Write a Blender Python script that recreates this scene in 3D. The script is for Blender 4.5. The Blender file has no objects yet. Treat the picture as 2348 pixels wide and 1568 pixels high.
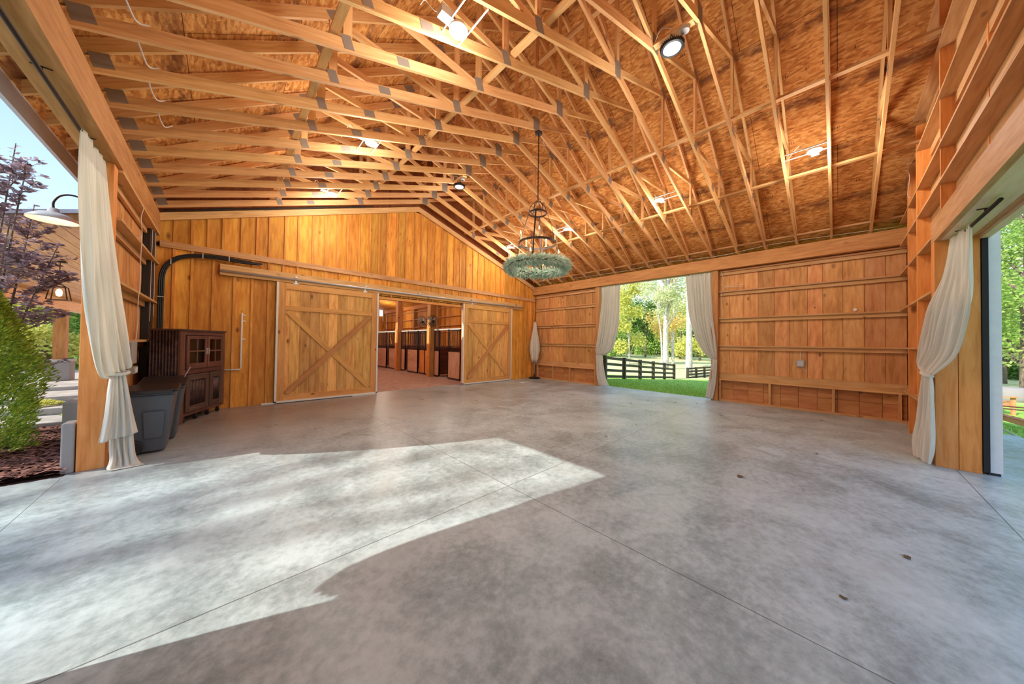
import bpy, math, random
from mathutils import Vector, Matrix
random.seed(7)
S = bpy.context.scene
COL = S.collection
R = math.radians
RND = random.Random(11)

# ---------------------------------------------------------------- camera
FPX = 707.18; YAW = 0.756893; PITCH = 0.015394; ROLL = 0.0135407
cy, sy, cp, sp = math.cos(YAW), math.sin(YAW), math.cos(PITCH), math.sin(PITCH)
f = Vector((sy*cp, cy*cp, sp)); r = Vector((cy, -sy, 0)); u = r.cross(f)
cr, sr = math.cos(ROLL), math.sin(ROLL)
r2 = cr*r + sr*u; u2 = -sr*r + cr*u
cam = bpy.data.cameras.new('camera'); co = bpy.data.objects.new('camera', cam); COL.objects.link(co)
cam.sensor_width = 36; cam.lens = FPX/2348*36; cam.shift_y = -9.25/2348; cam.clip_start = .05; cam.clip_end = 500
m = Matrix((r2, u2, -f)).transposed().to_4x4(); m.translation = Vector((0, 0, 1.5)); co.matrix_world = m
S.camera = co
S.view_settings.view_transform = 'Standard'; S.view_settings.look = 'None'
S.view_settings.gamma = 1; S.view_settings.use_curve_mapping = False; S.view_settings.exposure = 0.12

# ---------------------------------------------------------------- materials
def lin(c):
    def g(v):
        v /= 255
        return v/12.92 if v <= .04045 else ((v+.055)/1.055)**2.4
    return (g(c[0]), g(c[1]), g(c[2]), 1)
class NT:
    def __init__(s, name):
        s.m = bpy.data.materials.new(name); s.m.use_nodes = True
        s.t = s.m.node_tree; s.b = s.t.nodes['Principled BSDF']; s.out = s.t.nodes['Material Output']
    def n(s, typ, **k):
        o = s.t.nodes.new(typ)
        for a, v in k.items(): setattr(o, a, v)
        return o
    def l(s, a, b): s.t.links.new(a, b)
    def math(s, op, a, b=None, c=None, clamp=False):
        o = s.n('ShaderNodeMath', operation=op); o.use_clamp = clamp
        for i, v in enumerate((a, b, c)):
            if v is None: continue
            if isinstance(v, (int, float)): o.inputs[i].default_value = v
            else: s.l(v, o.inputs[i])
        return o.outputs[0]
    def mix(s, fac, a, b, typ='MIX'):
        o = s.n('ShaderNodeMix', data_type='RGBA', blend_type=typ)
        for sock, v in ((o.inputs['Factor'], fac), (o.inputs[6], a), (o.inputs[7], b)):
            if isinstance(v, (int, float)): sock.default_value = v
            elif isinstance(v, tuple): sock.default_value = v
            else: s.l(v, sock)
        return o.outputs[2]
    def ramp(s, fac, stops):
        o = s.n('ShaderNodeValToRGB'); e = o.color_ramp.elements
        e[0].position, e[0].color = stops[0]; e[1].position, e[1].color = stops[-1]
        for p, c in stops[1:-1]:
            k = e.new(p); k.color = c
        s.l(fac, o.inputs[0]); return o.outputs[0]
    def noise(s, vec, scale, detail=3, rough=.5, dim='3D', dist=0):
        o = s.n('ShaderNodeTexNoise', noise_dimensions=dim); o.inputs['Scale'].default_value = scale
        o.inputs['Detail'].default_value = detail; o.inputs['Roughness'].default_value = rough
        o.inputs['Distortion'].default_value = dist
        if vec is not None: s.l(vec, o.inputs['Vector'])
        return o.outputs[0]
    def mapping(s, vec, scale=(1, 1, 1), rot=(0, 0, 0)):
        o = s.n('ShaderNodeMapping'); o.inputs['Scale'].default_value = scale; o.inputs['Rotation'].default_value = rot
        s.l(vec, o.inputs[0]); return o.outputs[0]
    def bump(s, h, strength=.3, dist=.01):
        o = s.n('ShaderNodeBump'); o.inputs['Strength'].default_value = strength; o.inputs['Distance'].default_value = dist
        s.l(h, o.inputs['Height']); s.l(o.outputs[0], s.b.inputs['Normal'])
def plain(name, c, rough=.5, metal=0, emit=None, es=1, spec=.5):
    t = NT(name); t.b.inputs['Base Color'].default_value = lin(c); t.b.inputs['Roughness'].default_value = rough
    t.b.inputs['Metallic'].default_value = metal; t.b.inputs['Specular IOR Level'].default_value = spec
    if emit: t.b.inputs['Emission Color'].default_value = lin(emit); t.b.inputs['Emission Strength'].default_value = es
    tc = t.n('ShaderNodeTexCoord'); nz = t.noise(tc.outputs['Object'], 14, 3)
    c0 = lin(c); d = tuple(v*.86 for v in c0[:3])+(1,)
    t.l(t.mix(nz, d, c0), t.b.inputs['Base Color'])
    return t.m
def wood(name, dark, mid, light, var=.25, knots=.5, rough=.62, vs=9, knotc=(70, 30, 12), redvar=.012):
    t = NT(name)
    uv = t.n('ShaderNodeTexCoord').outputs['UV']
    g = t.n('ShaderNodeNewGeometry'); oi = t.n('ShaderNodeObjectInfo')
    rnd = t.math('FRACT', t.math('ADD', g.outputs['Random Per Island'], oi.outputs['Random']))
    n1 = t.noise(t.mapping(uv, (1.0, vs, 1)), 2.2, 5, .6, dist=.35)
    n2 = t.noise(t.mapping(uv, (.5, 2.2, 1)), 1.5, 3, .5)
    n = t.math('ADD', t.math('MULTIPLY', n1, .65), t.math('MULTIPLY', n2, .35))
    col = t.ramp(n, [(.3, lin(dark)), (.5, lin(mid)), (.7, lin(light))])
    v = t.math('MULTIPLY_ADD', rnd, 2*var, 1-var)
    r3 = t.math('FRACT', t.math('MULTIPLY', rnd, 7.31))
    hs = t.n('ShaderNodeHueSaturation'); t.l(col, hs.inputs['Color']); t.l(v, hs.inputs['Value'])
    t.l(t.math('MULTIPLY_ADD', r3, redvar, .5-redvar/2), hs.inputs['Hue'])
    col = hs.outputs[0]
    if knots > 0:
        vo = t.n('ShaderNodeTexVoronoi'); vo.inputs['Scale'].default_value = 1
        t.l(t.mapping(uv, (2.6, 5.0, 1)), vo.inputs['Vector'])
        sz = t.n('ShaderNodeSeparateColor'); t.l(vo.outputs['Color'], sz.inputs[0])
        on = t.math('GREATER_THAN', sz.outputs[0], 1-knots)
        rad = t.math('MULTIPLY_ADD', sz.outputs[1], .15, .06)
        kk = t.math('SUBTRACT', 1, t.math('DIVIDE', vo.outputs['Distance'], rad), clamp=True)
        kk = t.math('MULTIPLY', t.math('POWER', kk, .6), on)
        col = t.mix(t.math('MULTIPLY', kk, .85), col, lin(knotc))
    t.l(col, t.b.inputs['Base Color'])
    t.b.inputs['Roughness'].default_value = rough; t.b.inputs['Specular IOR Level'].default_value = .3
    t.bump(n1, .15, .004)
    return t.m

M = {}
M['board'] = wood('cedar_board', (176, 104, 34), (222, 150, 58), (240, 180, 84), .26, .55, vs=7)
M['batten'] = wood('batten', (180, 108, 40), (216, 144, 66), (236, 176, 98), .14, .25)
M['panel'] = wood('pine_panel', (166, 106, 58), (208, 148, 90), (226, 174, 118), .2, .8, vs=6, knotc=(80, 34, 14))
M['girt'] = wood('girt_timber', (176, 124, 76), (208, 158, 104), (224, 178, 130), .1, .4)
M['truss'] = wood('truss_lumber', (196, 136, 82), (226, 172, 112), (240, 196, 140), .12, .35, vs=12)
M['beam'] = wood('beam_timber', (156, 102, 54), (190, 132, 76), (208, 154, 98), .1, .4)
M['post'] = wood('post_timber', (196, 120, 54), (228, 152, 78), (240, 172, 104), .08, .3)
M['soffit'] = wood('soffit_board', (222, 190, 158), (240, 214, 184), (248, 228, 204), .08, .3)
M['plywood'] = wood('plywood_panel', (158, 100, 56), (190, 128, 76), (208, 150, 98), .1, .3, vs=4)
M['door_board'] = wood('door_board', (170, 112, 54), (216, 160, 88), (236, 188, 120), .26, .8, vs=7)
M['door_frame'] = wood('door_frame', (180, 122, 62), (208, 150, 84), (224, 170, 106), .08, .3)
M['porch_wood'] = wood('porch_plank', (206, 160, 122), (232, 194, 158), (244, 214, 184), .1, .1)
M['old_wood'] = wood('weathered_wood', (46, 34, 30), (84, 62, 54), (116, 88, 76), .2, .3)
M['old_red'] = wood('weathered_red_wood', (70, 42, 34), (104, 66, 54), (128, 86, 72), .15, .2)
M['stall_wood'] = wood('stall_plank', (176, 128, 98), (206, 160, 130), (222, 184, 156), .08, .1)
M['fence_wood'] = wood('fence_board', (48, 42, 34), (74, 66, 54), (98, 90, 74), .12, .1)
M['chair_wood'] = wood('chair_wood', (176, 104, 66), (214, 142, 98), (230, 170, 124), .1, .1)
M['exterior'] = wood('exterior_siding', (120, 66, 34), (150, 88, 48), (168, 104, 62), .1, .3)
M['black'] = plain('black_plastic', (30, 31, 33), .38)
M['bin'] = plain('bin_plastic', (84, 88, 94), .4)
M['binlid'] = plain('bin_lid_plastic', (40, 36, 36), .32)
M['iron'] = plain('dark_iron', (62, 48, 42), .5, .6)
M['steel'] = plain('galvanised_steel', (206, 204, 204), .35, .35)
M['plate'] = plain('connector_plate_steel', (150, 134, 120), .55, .1)
M['whitemetal'] = plain('white_metal', (226, 222, 214), .45)
M['doorwhite'] = plain('white_vinyl', (242, 243, 244), .4)
M['fascia'] = plain('grey_fascia', (204, 202, 214), .45, .0)
M['cablewhite'] = plain('white_cable', (222, 210, 198), .5)
M['boxgrey'] = plain('grey_box', (176, 172, 166), .45)
M['rubber'] = plain('black_rubber', (36, 34, 34), .7)
M['lens'] = plain('lamp_lens', (255, 246, 232), .4, emit=(255, 240, 214), es=9)
M['lens_off'] = plain('frosted_lens', (232, 224, 222), .45, emit=(255, 246, 240), es=.35)
M['flame'] = plain('flame_bulb', (255, 225, 160), .4, emit=(255, 214, 140), es=5)
M['candle'] = plain('candle_sleeve', (226, 200, 150), .6)
M['enamel_out'] = plain('grey_enamel', (196, 192, 190), .3)
M['enamel_in'] = plain('cream_enamel', (250, 226, 190), .4)
M['blue'] = plain('blue_label', (60, 96, 200), .4)
M['stone'] = plain('grey_stone', (156, 150, 148), .85)
M['stonelight'] = plain('pale_stone', (190, 186, 180), .85)
M['umbrella'] = plain('white_canvas', (214, 204, 190), .8)
M['firewhite'] = plain('pale_stain', (220, 220, 216), .8)

def mat_osb():
    t = NT('strand_board'); uv = t.n('ShaderNodeTexCoord').outputs['UV']
    vo = t.n('ShaderNodeTexVoronoi'); vo.inputs['Scale'].default_value = 1
    wn = t.noise(uv, 3, 2)
    t.l(t.mapping(uv, (12, 34, 1), (0, 0, .15)), vo.inputs['Vector'])
    sc = t.n('ShaderNodeSeparateColor'); t.l(vo.outputs['Color'], sc.inputs[0])
    big = t.noise(uv, 1.3, 5, .6)
    mid = t.noise(t.mapping(uv, (3, 9, 1)), 2.5, 4, .65, dist=.6)
    k = t.math('ADD', t.math('MULTIPLY', sc.outputs[0], .28), t.math('ADD', t.math('MULTIPLY', mid, .6), t.math('MULTIPLY', big, .2)))
    col = t.ramp(k, [(.3, lin((156, 90, 40))), (.5, lin((202, 132, 66))), (.62, lin((222, 156, 86))), (.8, lin((238, 184, 116)))])
    su = t.n('ShaderNodeSeparateXYZ'); t.l(uv, su.inputs[0])
    U, V = su.outputs[0], su.outputs[1]
    fv = t.math('FRACT', t.math('DIVIDE', V, 1.15))
    # water stained bands along the sheet edges
    band = t.math('SUBTRACT', 1, t.math('DIVIDE', t.math('ABSOLUTE', t.math('SUBTRACT', fv, .11)), .11), clamp=True)
    st = t.noise(t.mapping(uv, (1, 2.2, 1)), 1.7, 4, .7)
    st = t.math('MULTIPLY', t.math('SUBTRACT', st, .43), 7, clamp=True)
    band = t.math('MULTIPLY', t.math('MULTIPLY', t.math('POWER', band, .5), st), .85)
    col = t.mix(band, col, lin((92, 50, 32)))
    seam = t.math('LESS_THAN', fv, .006)
    row = t.math('FLOOR', t.math('DIVIDE', V, 1.15))
    fu = t.math('FRACT', t.math('ADD', t.math('DIVIDE', U, 2.3), t.math('MULTIPLY', row, .5)))
    seam = t.math('MAXIMUM', seam, t.math('LESS_THAN', fu, .003))
    col = t.mix(seam, col, lin((70, 38, 22)))
    # rows of stamped ink dashes, too small to read
    tk = t.math('LESS_THAN', t.math('FRACT', t.math('MULTIPLY', U, 31)), .42)
    tn = t.math('GREATER_THAN', t.noise(t.mapping(uv, (3.1, .9, 1)), 2.0, 1), .60)
    th = t.math('LESS_THAN', t.math('ABSOLUTE', t.math('SUBTRACT', fv, t.math('MULTIPLY_ADD', t.noise(uv, .7, 0), .5, .45))), .022)
    col = t.mix(t.math('MULTIPLY', t.math('MULTIPLY', tk, tn), t.math('MULTIPLY', th, .7)), col, lin((60, 34, 24)))
    t.l(col, t.b.inputs['Base Color']); t.b.inputs['Roughness'].default_value = .75
    t.b.inputs['Specular IOR Level'].default_value = .2
    t.bump(mid, .12, .004)
    return t.m
M['osb'] = mat_osb()

def mat_concrete():
    t = NT('polished_concrete'); g = t.n('ShaderNodeNewGeometry'); P = g.outputs['Position']
    n1 = t.noise(P, .45, 5, .6, dist=.3); n2 = t.noise(P, 2.2, 6, .7, dist=.5); n3 = t.noise(P, 16, 5, .7)
    n4 = t.noise(t.mapping(P, (1, 1, 1), (0, 0, .6)), .9, 4, .6, dist=1.0)
    k = t.math('ADD', t.math('ADD', t.math('MULTIPLY', n1, .26), t.math('MULTIPLY', n2, .3)), t.math('ADD', t.math('MULTIPLY', n3, .26), t.math('MULTIPLY', n4, .18)))
    col = t.ramp(k, [(.36, lin((112, 127, 127))), (.45, lin((146, 163, 167))), (.53, lin((180, 197, 201))), (.64, lin((205, 220, 224)))])
    s = t.n('ShaderNodeSeparateXYZ'); t.l(P, s.inputs[0]); X, Y = s.outputs[0], s.outputs[1]
    # brown stains plus painted-in reddish reflection towards the stable doors
    br = t.math('MULTIPLY', t.math('MULTIPLY', t.math('SUBTRACT', Y, 4.6), .3, clamp=True), t.math('SUBTRACT', 1.1, t.math('MULTIPLY', X, .13), clamp=True))
    br = t.math('MULTIPLY', br, t.math('MULTIPLY_ADD', n2, 1.0, .35), clamp=True)
    col = t.mix(br, col, t.mix(n1, lin((118, 96, 84)), lin((150, 128, 112))))
    pt = t.math('MULTIPLY', t.math('SUBTRACT', n4, .57), 5, clamp=True)
    col = t.mix(t.math('MULTIPLY', pt, .35), col, lin((122, 112, 102)))
    def ln(c, v, w=.004): return t.math('LESS_THAN', t.math('ABSOLUTE', t.math('SUBTRACT', c, v)), w)
    j = ln(X, 2.22); j = t.math('MAXIMUM', j, ln(Y, 2.38)); j = t.math('MAXIMUM', j, ln(X, -1.2)); j = t.math('MAXIMUM', j, ln(Y, -1.0))
    j = t.math('MAXIMUM', j, ln(X, 6.1)); j = t.math('MAXIMUM', j, t.math('MULTIPLY', ln(Y, 6.1), 1))
    col = t.mix(t.math('MULTIPLY', j, .75), col, lin((62, 60, 58)))
    t.l(col, t.b.inputs['Base Color'])
    t.l(t.math('MULTIPLY_ADD', n2, .4, .14), t.b.inputs['Roughness']); t.b.inputs['Specular IOR Level'].default_value = .45
    t.bump(t.math('SUBTRACT', n3, t.math('MULTIPLY', j, 3)), .12, .004)
    return t.m
M['concrete'] = mat_concrete()
def mat_noise(name, stops, scale=3, rough=.9, detail=5, bump=.3, dist=.02):
    t = NT(name); g = t.n('ShaderNodeNewGeometry')
    n = t.noise(g.outputs['Position'], scale, detail, .65)
    t.l(t.ramp(n, [(p, lin(c)) for p, c in stops]), t.b.inputs['Base Color'])
    t.b.inputs['Roughness'].default_value = rough; t.b.inputs['Specular IOR Level'].default_value = .2
    t.bump(n, bump, dist); return t.m
M['aisle'] = mat_noise('rubber_paver', [(.3, (150, 118, 104)), (.7, (190, 158, 142))], 5, .7)
M['lawn'] = mat_noise('lawn', [(.3, (58, 104, 40)), (.5, (92, 142, 58)), (.7, (140, 176, 84))], 6, .95, bump=.6, dist=.05)
M['field'] = mat_noise('pasture', [(.3, (150, 150, 104)), (.5, (184, 180, 140)), (.7, (206, 200, 168))], 2, .95)
M['mulch_base'] = mat_noise('mulch_soil', [(.3, (54, 32, 26)), (.7, (96, 60, 50))], 18, .95)
M['flag'] = mat_noise('flagstone', [(.3, (150, 146, 142)), (.7, (200, 198, 194))], 3, .85)
def mat_leaf(name, a, b, trans=.35, rough=.6):
    t = NT(name); g = t.n('ShaderNodeNewGeometry')
    c = t.ramp(g.outputs['Random Per Island'], [(0, lin(a)), (1, lin(b))])
    t.l(c, t.b.inputs['Base Color']); t.b.inputs['Roughness'].default_value = rough; t.b.inputs['Specular IOR Level'].default_value = .3
    tr = t.n('ShaderNodeBsdfTranslucent'); t.l(c, tr.inputs[0]); mx = t.n('ShaderNodeMixShader'); mx.inputs[0].default_value = trans
    t.l(t.b.outputs[0], mx.inputs[1]); t.l(tr.outputs[0], mx.inputs[2]); t.l(mx.outputs[0], t.out.inputs[0])
    return t.m
M['leafA'] = mat_leaf('leaf_green', (124, 166, 78), (184, 206, 112))
M['leafB'] = mat_leaf('leaf_yellow_green', (196, 204, 96), (232, 228, 142))
M['leafC'] = mat_leaf('leaf_dark_green', (76, 118, 58), (130, 164, 84))
M['leafD'] = mat_leaf('leaf_autumn', (220, 200, 104), (236, 206, 140))
M['leafE'] = mat_leaf('leaf_pale', (196, 208, 150), (232, 234, 196))
M['arbor'] = mat_leaf('arborvitae_spray', (96, 140, 40), (190, 206, 76), .3)
M['purple'] = mat_leaf('purple_leaf', (124, 92, 98), (204, 182, 190), .3, .35)
M['sage'] = mat_leaf('wreath_leaf', (160, 190, 172), (222, 234, 222), .3)
M['chip'] = mat_leaf('bark_chip', (84, 50, 42), (150, 104, 92), .0, .9)
M['dryleaf'] = mat_leaf('dry_leaf', (90, 70, 50), (120, 96, 70), .1)
M['grassblade'] = mat_leaf('grass_blade', (112, 158, 58), (172, 206, 96), .3)
def mat_bark(name, a, b):
    t = NT(name); tc = t.n('ShaderNodeTexCoord')
    n = t.noise(t.mapping(tc.outputs['Object'], (4, 4, 1)), 3, 5, .7)
    t.l(t.ramp(n, [(.35, lin(a)), (.6, lin(b))]), t.b.inputs['Base Color']); t.b.inputs['Roughness'].default_value = .9
    t.bump(n, .4, .03); return t.m
M['bark'] = mat_bark('bark_brown', (84, 72, 62), (132, 118, 104))
M['barkw'] = mat_bark('bark_pale', (150, 142, 132), (226, 222, 214))
def mat_cloth():
    t = NT('linen'); uv = t.n('ShaderNodeTexCoord').outputs['UV']
    n = t.noise(t.mapping(uv, (60, 2, 1)), 2, 3, .6)
    c = t.ramp(n, [(.3, lin((222, 216, 203))), (.7, lin((243, 240, 232)))])
    t.l(c, t.b.inputs['Base Color']); t.b.inputs['Roughness'].default_value = .9; t.b.inputs['Specular IOR Level'].default_value = .15
    tr = t.n('ShaderNodeBsdfTranslucent'); t.l(c, tr.inputs[0]); mx = t.n('ShaderNodeMixShader'); mx.inputs[0].default_value = .35
    t.l(t.b.outputs[0], mx.inputs[1]); t.l(tr.outputs[0], mx.inputs[2]); t.l(mx.outputs[0], t.out.inputs[0])
    t.bump(n, .2, .002); return t.m
M['linen'] = mat_cloth()
def mat_glass():
    t = NT('window_glass'); fr = t.n('ShaderNodeFresnel'); fr.inputs[0].default_value = 1.45
    tr = t.n('ShaderNodeBsdfTransparent'); tr.inputs[0].default_value = (.92, .95, .95, 1)
    gl = t.n('ShaderNodeBsdfGlossy'); gl.inputs['Roughness'].default_value = .05
    mx = t.n('ShaderNodeMixShader'); t.l(fr.outputs[0], mx.inputs[0]); t.l(tr.outputs[0], mx.inputs[1]); t.l(gl.outputs[0], mx.inputs[2]); t.l(mx.outputs[0], t.out.inputs[0])
    return t.m
M['glass'] = mat_glass()
def mat_corr():
    t = NT('rusty_corrugated'); tc = t.n('ShaderNodeTexCoord')
    n = t.noise(tc.outputs['Object'], 6, 5, .7)
    t.l(t.ramp(n, [(.35, lin((46, 34, 34))), (.65, lin((92, 68, 64)))]), t.b.inputs['Base Color'])
    t.b.inputs['Roughness'].default_value = .5; t.b.inputs['Metallic'].default_value = .5; return t.m
M['corr'] = mat_corr()

# ---------------------------------------------------------------- mesh builder
WL = {}
class MB:
    def __init__(s): s.v = []; s.f = []; s.uv = []; s.sm = False
    def face(s, pts, uvs=None):
        i = len(s.v); s.v += [tuple(p) for p in pts]; s.f.append(tuple(range(i, i+len(pts))))
        s.uv.append(uvs or [(p[0], p[1]) for p in pts])
    def hexa(s, c, L=None, o=None):
        """c: 8 corners: 0-3 start ring, 4-7 end ring; grain from ring a to ring b"""
        c = [Vector(p) for p in c]; i = len(s.v); s.v += [tuple(p) for p in c]
        o = RND.random()*40 if o is None else o
        d = (c[4]-c[0]).length; w = (c[1]-c[0]).length; h = (c[3]-c[0]).length
        def add(idx, uvs): s.f.append(tuple(i+k for k in idx)); s.uv.append(uvs)
        a = 0
        for k, sz in ((0, w), (1, h), (2, w), (3, h)):
            n = (k+1) % 4
            add((k, n, 4+n, 4+k), [(o, o+a), (o, o+a+sz), (o+d, o+a+sz), (o+d, o+a)]); a += sz+.3
        add((3, 2, 1, 0), [(o, o), (o+h*.3, o), (o+h*.3, o+w), (o, o+w)])
        add((4, 5, 6, 7), [(o, o), (o+h*.3, o), (o+h*.3, o+w), (o, o+w)])
        return s
    def box(s, x0, x1, y0, y1, z0, z1, ax=None):
        D = (x1-x0, y1-y0, z1-z0)
        if ax is None: ax = max(range(3), key=lambda k: D[k])
        lo = (x0, y0, z0); hi = (x1, y1, z1); b, c = [(1, 2), (2, 0), (0, 1)][ax]
        def P(a_, b_, c_):
            p = [0, 0, 0]; p[ax] = (lo, hi)[a_][ax]; p[b] = (lo, hi)[b_][b]; p[c] = (lo, hi)[c_][c]; return p
        ring = [(0, 0), (1, 0), (1, 1), (0, 1)]
        return s.hexa([P(0, q[0], q[1]) for q in ring]+[P(1, q[0], q[1]) for q in ring])
    def bar(s, p0, p1, w, h, up=(0, 0, 1)):
        p0, p1 = Vector(p0), Vector(p1); d = (p1-p0).normalized(); U = Vector(up)
        a = d.cross(U)
        if a.length < 1e-4: a = d.cross(Vector((1, 0, 0)))
        a.normalize(); b = a.cross(d); a *= w/2; b *= h/2
        rg = lambda p: [p-a-b, p+a-b, p+a+b, p-a+b]
        return s.hexa(rg(p0)+rg(p1))
    def tube(s, pts, rad, n=8, cap=True, closed=False):
        pts = [Vector(p) for p in pts]; N = len(pts); i = len(s.v); L = 0
        prev = None
        for k, p in enumerate(pts):
            if closed: d = pts[(k+1) % N]-pts[k-1]
            else: d = pts[min(k+1, N-1)]-pts[max(k-1, 0)]
            d.normalize()
            if prev is None:
                a = d.orthogonal().normalized()
            else:
                a = (prev-d*prev.dot(d)); a = a.normalized() if a.length > 1e-5 else d.orthogonal().normalized()
            prev = a; b = d.cross(a); rr = rad[k] if isinstance(rad, (list, tuple)) else rad
            for q in range(n):
                t = 2*math.pi*q/n; s.v.append(tuple(p+a*math.cos(t)*rr+b*math.sin(t)*rr))
        for k in range(N if closed else N-1):
            k2 = (k+1) % N
            for q in range(n):
                q2 = (q+1) % n
                s.f.append((i+k*n+q, i+k*n+q2, i+k2*n+q2, i+k2*n+q)); s.uv.append([(k*.1, q/n), (k*.1, (q+1)/n), (k*.1+.1, (q+1)/n), (k*.1+.1, q/n)])
        if cap and not closed:
            s.f.append(tuple(i+q for q in range(n))[::-1]); s.uv.append([(0, 0)]*n)
            s.f.append(tuple(i+(N-1)*n+q for q in range(n))); s.uv.append([(0, 0)]*n)
        return s
    def lathe(s, prof, c, n=24, ax='z'):
        i = len(s.v)
        for (rr, z) in prof:
            for q in range(n):
                t = 2*math.pi*q/n; x, y = rr*math.cos(t), rr*math.sin(t)
                if ax == 'z': s.v.append((c[0]+x, c[1]+y, c[2]+z))
                elif ax == 'x': s.v.append((c[0]+z, c[1]+x, c[2]+y))
                else: s.v.append((c[0]+x, c[1]+z, c[2]+y))
        for k in range(len(prof)-1):
            for q in range(n):
                q2 = (q+1) % n
                s.f.append((i+k*n+q, i+k*n+q2, i+(k+1)*n+q2, i+(k+1)*n+q)); s.uv.append([(0, 0), (0, 1), (1, 1), (1, 0)])
        return s
    def grid(s, pts, flip=False):
        i = len(s.v); R_ = len(pts); C_ = len(pts[0])
        for row in pts: s.v += [tuple(p) for p in row]
        for a in range(R_-1):
            for b in range(C_-1):
                q = (i+a*C_+b, i+a*C_+b+1, i+(a+1)*C_+b+1, i+(a+1)*C_+b)
                s.f.append(q); s.uv.append([(b/C_, a/R_), ((b+1)/C_, a/R_), ((b+1)/C_, (a+1)/R_), (b/C_, (a+1)/R_)])
        return s
    def build(s, name, mat, parent=None, smooth=False, local=False, kind=None, bevel=0, solid=0):
        loc = Vector((0, 0, 0))
        if parent is not None:
            if not local: loc = WL.get(parent.name, Vector((0, 0, 0)))
        elif not local:
            xs = [p[0] for p in s.v]; ys = [p[1] for p in s.v]; zs = [p[2] for p in s.v]
            loc = Vector(((min(xs)+max(xs))/2, (min(ys)+max(ys))/2, min(zs)))
        me = bpy.data.meshes.new(name); me.from_pydata([(p[0]-loc.x, p[1]-loc.y, p[2]-loc.z) for p in s.v], [], s.f)
        ul = me.uv_layers.new(name='UVMap'); k = 0; dat = []
        for uvs in s.uv:
            for q in uvs: dat += [q[0], q[1]]
        ul.data.foreach_set('uv', dat)
        if smooth: me.polygons.foreach_set('use_smooth', [True]*len(me.polygons))
        me.materials.append(M[mat] if isinstance(mat, str) else mat); me.update()
        o = bpy.data.objects.new(name, me); COL.objects.link(o)
        if parent is not None: o.parent = parent; WL[o.name] = loc
        else: o.location = loc; WL[o.name] = loc
        if kind: o['kind'] = kind
        if bevel:
            b = o.modifiers.new('bevel', 'BEVEL'); b.width = bevel; b.segments = 2; b.limit_method = 'ANGLE'
        if solid:
            b = o.modifiers.new('solidify', 'SOLIDIFY'); b.thickness = solid; b.offset = 0
        return o
def thing(name, label, cat, loc=(0, 0, 0), group=None, kind=None, rz=0):
    o = bpy.data.objects.new(name, None); COL.objects.link(o); o.location = loc; o.rotation_euler = (0, 0, rz)
    o.empty_display_size = .1; WL[o.name] = Vector(loc)
    if label: o['label'] = label
    if cat: o['category'] = cat
    if group: o['group'] = group
    if kind: o['kind'] = kind
    return o
def tag(o, label, cat, group=None, kind=None):
    o['label'] = label; o['category'] = cat
    if group: o['group'] = group
    if kind: o['kind'] = kind
    return o
def copy_tree(root, loc, label=None, group=None, rz=None, scale=None):
    c = root.copy(); COL.objects.link(c); c.location = loc
    if label: c['label'] = label
    if group: c['group'] = group
    if rz is not None: c.rotation_euler = (0, 0, rz)
    if scale is not None: c.scale = (scale,)*3 if not isinstance(scale, tuple) else scale
    for ch in [o for o in COL.objects if o.parent == root]:
        d = ch.copy(); COL.objects.link(d); d.parent = c
        for g in [o for o in COL.objects if o.parent == ch]:
            e = g.copy(); COL.objects.link(e); e.parent = d
    return c
def point_light(name, loc, power, col=(1, .9, .78), rad=.08, parent=None):
    l = bpy.data.lights.new(name, 'POINT'); l.energy = power; l.color = col; l.shadow_soft_size = rad
    o = bpy.data.objects.new(name, l); COL.objects.link(o); o.location = loc
    if parent is not None: o.parent = parent; o.location = Vector(loc)-WL.get(parent.name, Vector())
    return o
def spot_light(name, loc, power, col=(1, .92, .8), rad=.08, size=150, parent=None):
    l = bpy.data.lights.new(name, 'SPOT'); l.energy = power; l.color = col; l.shadow_soft_size = rad; l.spot_size = R(size); l.spot_blend = .6
    o = bpy.data.objects.new(name, l); COL.objects.link(o); o.location = loc
    if parent is not None: o.parent = parent; o.location = Vector(loc)-WL.get(parent.name, Vector())
    return o
def smoothpts(pts, n=6):
    P = [Vector(p) for p in pts]; out = []
    for i in range(len(P)-1):
        a = P[max(i-1, 0)]; b = P[i]; c = P[i+1]; d = P[min(i+2, len(P)-1)]
        for k in range(n):
            t = k/n
            out.append(.5*((2*b)+(-a+c)*t+(2*a-5*b+4*c-d)*t*t+(-a+3*b-3*c+d)*t**3))
    out.append(P[-1]); return out

CX = 4.45                       # ridge line
def zb(x): return 5.71-.3345*abs(x-CX)      # underside of bottom chord
def zt(x): return 7.66-.667*abs(x-CX)       # underside of top chord
YF = 9.12                       # board plane of stable wall
TY = [-.47+.5719*k for k in range(17)]

# ================================================================ SETTING
# ---- floor and ground
fl = MB().box(-1.2, 10.12, -2.15, 9.3, -.15, 0, 0); o = fl.build('floor', 'concrete', kind='structure')
MB().box(-9, -1.2, -2.15, 5.74, -.17, -.004, 0).build('floor', 'concrete', kind='structure')
MB().box(10.12, 40, -2.15, -2.14, -.2, -.01, 0).build('trim_1', 'stonelight', kind='structure')
MB().box(-1.2, 10.12, 9.3, 26.2, -.15, -.002, 1).build('floor', 'aisle', kind='structure')
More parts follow.
